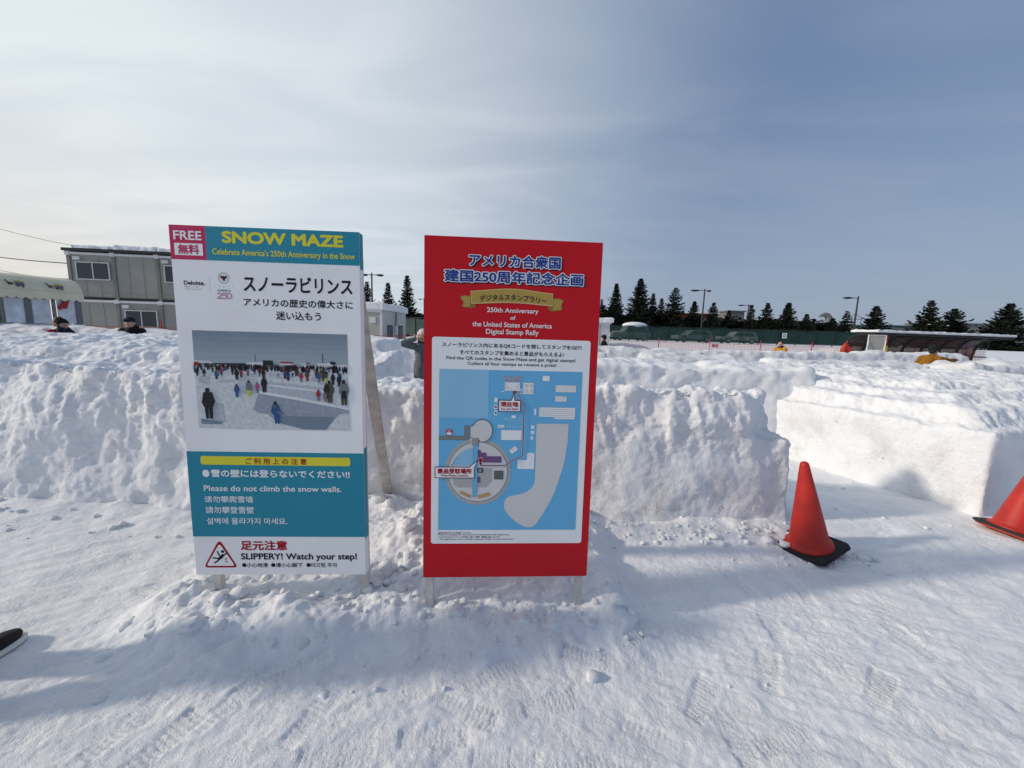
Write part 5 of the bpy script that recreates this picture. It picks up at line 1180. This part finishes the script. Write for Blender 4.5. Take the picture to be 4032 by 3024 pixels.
TREES = [  # x, y, top z, half width, label, options
    (13.55, 61.3, 7.0, .75, 'thin spruce whose tip shows at the right edge of the red sign', {}),
    (16.3, 63.7, 9.8, 1.75, 'tall narrow spruce with upswept branches, first clear tree right of the red sign', dict(droop=.05, dens=1.15)),
    (19.5, 61.7, 10.4, 2.25, 'tallest and bushiest spruce, right of the red sign', dict(dens=1.25, taper=.8)),
    (22.9, 65.5, 8.6, 1.35, 'slim spruce close against the right side of the tallest one', {}),
    (25.1, 67.5, 8.0, 1.4, 'small spruce between the slim one and the ragged one', {}),
    (24.95, 61.6, 9.15, 1.95, 'ragged spruce with a long gap low on its right side', dict(gap=.18, taper=.75)),
    (29.75, 65.4, 7.5, 1.7, 'spruce just left of the tallest lamp post', {}),
    (30.9, 61.3, 7.0, 1.55, 'spruce just right of the tallest lamp post', dict(gap=.1)),
    (36.6, 67.2, 6.3, 1.3, 'small dark spruce midway between two lamp posts', {}),
    (37.2, 62.0, 6.85, 1.35, 'spruce partly behind the short double-headed lamp', dict(gap=.1)),
    (39.25, 61.3, 7.2, 1.75, 'spruce with spreading lower branches right of the short lamp', dict(gap=.08)),
    (41.1, 59.3, 7.15, 1.95, 'dense cone shaped spruce above the lettered board', dict(dens=1.3)),
    (46.8, 63.1, 5.8, 1.3, 'low spruce in front of the brown roof', {}),
    (50.2, 62.0, 5.2, 1.5, 'low wide spruce below the curved grey duct', {}),
    (51.6, 61.2, 6.3, 1.75, 'open branched spruce beside the single-armed lamp', dict(gap=.2, dens=.8)),
    (51.4, 56.2, 6.75, 2.35, 'broad spruce above the left end of the bench shelter', dict(droop=.3, gap=.06)),
    (55.95, 53.3, 7.45, 2.3, 'spruce with a leaning tip above the bench shelter', dict(taper=1.0, dens=.9, gap=.08)),
    (61.4, 55.2, 6.6, 2.3, 'round topped spruce above the bench shelter', dict(taper=.72, gap=.05)),
    (64.0, 51.2, 7.1, 2.7, 'broad spruce at the right edge beyond the bench shelter', dict(taper=.95, gap=.06)),
    (-21.0, 56.4, 8.1, 1.55, 'spruce half hidden by the right edge of the teal and white sign', {}),
    (-19.0, 59.5, 8.4, 1.65, 'narrow spruce in the gap between the signs, left of the taller one', {}),
    (-15.6, 57.6, 9.3, 1.95, 'taller spruce in the gap between the signs', dict(gap=.08)),
    (-14.0, 66.0, 6.0, 1.3, 'small far spruce beside the red sign in the gap', {}),
]
for i, (x, y, zt, w_, lab, kw) in enumerate(TREES): spruce(lab, x, y, zt - hgt(x, y), w_, 40 + i, **kw)
# low dark growth between the trunks, and the far wood
b = MB(); rnd = random.Random(9)
for _ in range(16000):
    x = rnd.uniform(11, 56) if rnd.random() < .8 else rnd.uniform(-24, -12); y = rnd.uniform(64, 70); hm = 4.5 + .7 * math.sin(x * .9) + .5 * math.sin(x * 2.3); hm *= 1.0 if 0 < x < 27 else .78; z = .8 + hm * rnd.random()
    s = rnd.uniform(.2, .6); a = rnd.uniform(0, 6.28); d = Vector((math.cos(a), math.sin(a), rnd.uniform(-.4, .6))) * s; e = Vector((-math.sin(a), math.cos(a), rnd.uniform(-.8, .8))) * s * .6; p = Vector((x, y, z)); b.add([p - d, p + e, p + d, p - e], [(0, 1, 2, 3)])
o = b.build('undergrowth', ND); tag(o, kind='stuff'); o['label'] = 'dark young growth filling the space between the spruce trunks'

# ------------------------------------------------------------------ lamp posts
LMP = mat('lamp_steel', (.022, .022, .024), .5, var=.1)
def lamp(label, x, y, zt, arms, rz=0.0, tilt=0.0):
    zg = hgt(x, y); r_ = empty('street_lamp', (x, y, zg), rz); tag(r_, label, 'street lamp', 'dark lamp posts behind the field'); h = zt - zg
    b = MB(); b.tube([(0, 0, 0), (0, 0, h * .5), (0, 0, h)], [.11, .09, .075], 10); b.build('pole', LMP, r_)
    for s, ln in arms:
        b = MB(); b.beam((0, 0, h - .22), (s * ln * .5, 0, h - .20), .07, .07); b.build('arm', LMP, r_)
        b = MB(); x0 = s * ln * .42; x1 = s * ln; b.add([(x0, -.14, h - .30), (x0, .14, h - .30), (x0, .14, h - .16), (x0, -.14, h - .16), ((x0 + x1) / 2, -.20, h - .36), ((x0 + x1) / 2, .20, h - .36), ((x0 + x1) / 2, .20, h - .12), ((x0 + x1) / 2, -.20, h - .12), (x1, -.05, h - .26), (x1, .05, h - .26), (x1, .05, h - .18), (x1, -.05, h - .18)],
            [(3, 2, 1, 0), (0, 1, 5, 4), (1, 2, 6, 5), (2, 3, 7, 6), (3, 0, 4, 7), (4, 5, 9, 8), (5, 6, 10, 9), (6, 7, 11, 10), (7, 4, 8, 11), (8, 9, 10, 11)]); b.build('lamp_head', LMP, r_, bevel=.02)
lamp('lamp post with two heads in the gap between the signs', -15.55, 43.2, 7.45, [(-1, 1.1), (1, 1.35)])
lamp('far small lamp post at the left edge of the red sign', -17.5, 76.5, 7.5, [(-1, 1.1), (1, 1.2)])
lamp('tallest lamp post right of the red sign, two heads', 23.5, 49.2, 7.5, [(-1, 1.75), (1, .80)])
lamp('short far lamp post among the spruces with a bent double head', 42.3, 71.5, 7.7, [(-1, 1.9), (1, .5)])
lamp('lamp post with one arm to the left, above the bench shelter', 39.0, 45.1, 6.7, [(-1, 1.75)])

# ------------------------------------------------------------------ far buildings
def block(name, label, x0, x1, y, d, z0, z1, col, roof=None, snow=False, rz=0, windows=0):
    r_ = empty(name, ((x0 + x1) / 2, y, z0), rz); tag(r_, label, 'building'); w = (x1 - x0) / 2; h = z1 - z0
    b = MB(); b.box(-w, w, 0, d, -1, h); b.build('wall', mat('wall_' + label[:14], col, .8, var=.1, scale=.6), r_)
    if roof: b = MB(); b.box(-w - .3, w + .3, -.3, d + .3, h + .002, h + roof[1]); b.build('roof', mat('roof_' + label[:14], roof[0], .7, var=.1), r_)
    if snow: b = MB(); b.box(-w - .3, w + .3, -.35, d + .3, h + (roof[1] if roof else 0) + .003, h + (roof[1] if roof else 0) + .28); b.build('roof_snow', SNOWF, r_)
    for i in range(windows):
        x = -w + (i + .5) * 2 * w / windows; b = MB(); b.box(x - .5, x + .5, -.05, 0, h * .45, h * .75); b.build('window', GLASS, r_)
    return r_
block('apartment_block', 'far brick red block with snow on its roof behind the spruces', 36.5, 47.5, 92, 8, .9, 7.0, (.10, .022, .014), None, True, 0, 6)
block('grey_block', 'far grey block above the short lamp post', 55.5, 59.5, 102, 6, .9, 8.3, (.14, .14, .14), ((.10, .10, .10), .3))
r_ = block('brown_hall', 'long low hall with a brown roof behind the spruces', 38.0, 60.8, 76.3, 9, .9, 3.2, (.10, .075, .055), None, False, 0, 9)
b = MB(); b.extrx([(-.6, 2.2), (4.5, 4.55), (9.6, 2.2)], -11.6, 11.6); b.build('roof', mat('brown_roof', (.072, .038, .032), .7, var=.12, scale=.8), r_)
block('flat_hall', 'long grey hall with a dark green roof edge behind the bench shelter', 80, 101, 88, 8, .9, 5.0, (.16, .17, .16), ((.012, .045, .05), .45), False, 0, 8)
block('warehouse', 'pale grey warehouse beyond the spruces at the right edge', 101.5, 140, 92, 10, .9, 6.3, (.20, .21, .21), ((.12, .13, .13), .3), False, 0, 10)
r_ = empty('vent_duct', (60.6, 76.0, 4.4)); tag(r_, 'curved grey duct rising above the brown roof', 'duct')
pts = [(0, 0, 0), (.05, 0, .8), (.0, 0, 1.6), (-.30, 0, 2.0), (-.8, 0, 2.15), (-1.4, 0, 2.0), (-1.9, 0, 1.75)]
b = MB(); b.tube(pts, [.62, .60, .58, .50, .42, .30, .10], 16); b.build('duct', mat('duct_steel', (.16, .165, .17), .5, var=.15, scale=2), r_, True)
b = MB(); b.tube([(.1, 0, -.4), (.1, 0, .05)], .75, 18); b.build('collar', C_DK, r_)
r_ = empty('antenna_mast', (55.0, 78.5, 3.6)); tag(r_, 'small antenna mast standing on the brown roof', 'antenna'); b = MB(); b.tube([(0, 0, 0), (0, 0, 3.4)], .12, 8); b.build('mast', LMP, r_)
for k in (-1, 1):
    b = MB(); b.beam((0, 0, 3.0), (k * .9, 0, 3.5), .1, .1); b.beam((k * .9, 0, 3.2), (k * .9, 0, 3.7), .2, .1, (0, 1, 0)); b.build('antenna_arm', LMP, r_)
r_ = empty('utility_pole', (66.5, 77.0, .9)); tag(r_, 'thin pole with a wire frame beside the curved grey duct', 'pole'); b = MB(); b.tube([(0, 0, 0), (0, 0, 6.2)], .10, 8); b.build('mast', LMP, r_)
b = MB(); b.tube([(-1.4, 0, 5.1), (0, 0, 6.1), (1.4, 0, 5.1), (1.2, 0, 4.2)], .05, 6); b.tube([(-1.2, 0, 5.0), (1.3, 0, 5.0)], .05, 6); b.build('bracket', LMP, r_)
# overhead wires on the left
for lab, p0, p1, sg, rr in (('upper thin overhead wire above the container office', (-54, 41.6, 10.7), (-40.0, 42.5, 8.55), .35, .022), ('thick overhead wire running to the corner of the container office', (-33.5, 25.2, 5.40), (-26.6, 23.72, 4.85), .05, .03), ('lower thin overhead wire between the kiosk and the container office', (-33.0, 25.2, 4.55), (-26.5, 23.75, 3.95), .10, .014)):
    b = MB(); b.tube([tuple(Vector(p0).lerp(Vector(p1), i / 14) - Vector((0, 0, sg * math.sin(math.pi * i / 14)))) for i in range(15)], rr, 6); o = b.build('overhead_wire', C_BLK); tag(o, lab, 'wire', 'overhead wires at the left')

# ------------------------------------------------------------------ curved bench shelter
r_ = empty('bench_shelter', (23.9, 26.3, 0.25), math.atan2(3.03, 12.94)); tag(r_, 'long field bench shelter with curved brown panels and a snowy flat roof', 'shelter')
LEN = 13.3; NP = 7; RIB = mat('shelter_rib', (.012, .012, .013), .5); PANEL = sheer_mat('brown_panel', (.085, .045, .036), .88, .25)
arc = [(-.35 + 0, 1.86), (.2, 1.86), (.75, 1.80), (1.15, 1.62), (1.45, 1.30), (1.62, .90), (1.70, .45), (1.72, -.2)]
for i in range(NP + 1):
    x = i * LEN / NP; b = MB(); b.tube([(x, y, z) for y, z in arc], .085, 8); b.build('rib', RIB, r_)
    if i < NP:
        vs = []; fs = []
        for y, z in arc[1:]: vs += [(x + .09, y + .02, z), (x + LEN / NP - .09, y + .02, z)]
        for k in range(len(arc) - 2): fs.append((2 * k, 2 * k + 1, 2 * k + 3, 2 * k + 2))
        b = MB(); b.add(vs, fs); b.build('curved_panel', PANEL, r_)
for (y, z) in ((-.35, 1.86), (.75, 1.72), (1.60, .55)):
    b = MB(); b.beam((0, y, z), (LEN, y, z), .07, .07); b.build('purlin', RIB, r_)
b = MB(); b.box(-.1, LEN + .1, -.45, .9, 1.93, 1.99); b.build('roof', RIB, r_)
b = MB(); b.box(.3, LEN - .3, .7, 1.15, .40, .47); b.build('bench', mat('bench_red', (.20, .02, .02), .6), r_)
snow_cap(r_, -.05, LEN + .15, -.48, 1.25, 1.98, .17, 44)
# white framed board leaning by the shelter
r_ = empty('windbreak_board', (21.9, 24.2, 0.3), R(-6)); tag(r_, 'white framed grey board propped by struts at the left end of the shelter', 'board')
bx = Matrix.Rotation(R(8), 4, 'Y')
b = MB(); b.box(.04, .98, 0, .02, 0, 1.70); b.build('board', mat('board_grey', (.36, .355, .33), .7, var=.06), r_)
for (x0, x1, z0, z1) in ((0, .04, 0, 1.74), (.98, 1.02, 0, 1.74), (.04, .98, 1.70, 1.74), (.04, .98, .78, .83)): b = MB(); b.box(x0, x1, -.03, .03, z0, z1); b.build('frame', C_WH, r_)
b = MB(); b.beam((.02, -.03, 1.35), (-.42, -.5, .2), .05, .05); b.build('strut', C_WH, r_); b = MB(); b.beam((1.0, -.03, 1.35), (.55, -.5, .2), .05, .05); b.build('strut', C_WH, r_)
b = MB(); b.box(1.03, 1.10, -.02, .02, 0, 1.7); b.build('edge_post', NSIGN, r_); b = MB(); b.box(1.03, 1.12, -.06, -.025, .1, 1.1); b.build('yellow_pole', mat('pole_yellow', (.45, .38, .03), .6), r_)
# bundles of orange netting and a far cone
def bundle(label, x, y, z, pts, seed):
    b = MB()
    for a, c, ra, rb in pts: tcap(b, a, c, ra, rb)
    me = remeshed(b, .04, 2); fold(me, .09, seed, 3); o = link('net_bundle', me, mat('net_heap', (.42, .035, .02), .7, var=.2, scale=5), None, True); o.location = (x, y, z); tag(o, label, 'netting', 'heaps of orange netting')
bundle('heap of orange netting draped on stakes left of the windbreak board', 18.6, 22.3, .2, [((0, 0, 0), (.35, 0, 1.15), .16, .12), ((.35, 0, 1.2), (.85, .1, .5), .12, .25), ((.8, .1, .5), (1.3, .2, .3), .3, .3), ((.4, 0, 1.1), (.42, 0, 1.5), .03, .02)], 3)
bundle('orange netting heaped inside the left end of the shelter', 24.5, 26.2, .3, [((0, 0, .2), (.6, 0, .4), .3, .35), ((.5, 0, .5), (.9, .1, .2), .3, .3)], 8)
cone('small far orange cone by the net fence left of the shelter', 20.6, 26.2, 0, (0, 0), 1.35)
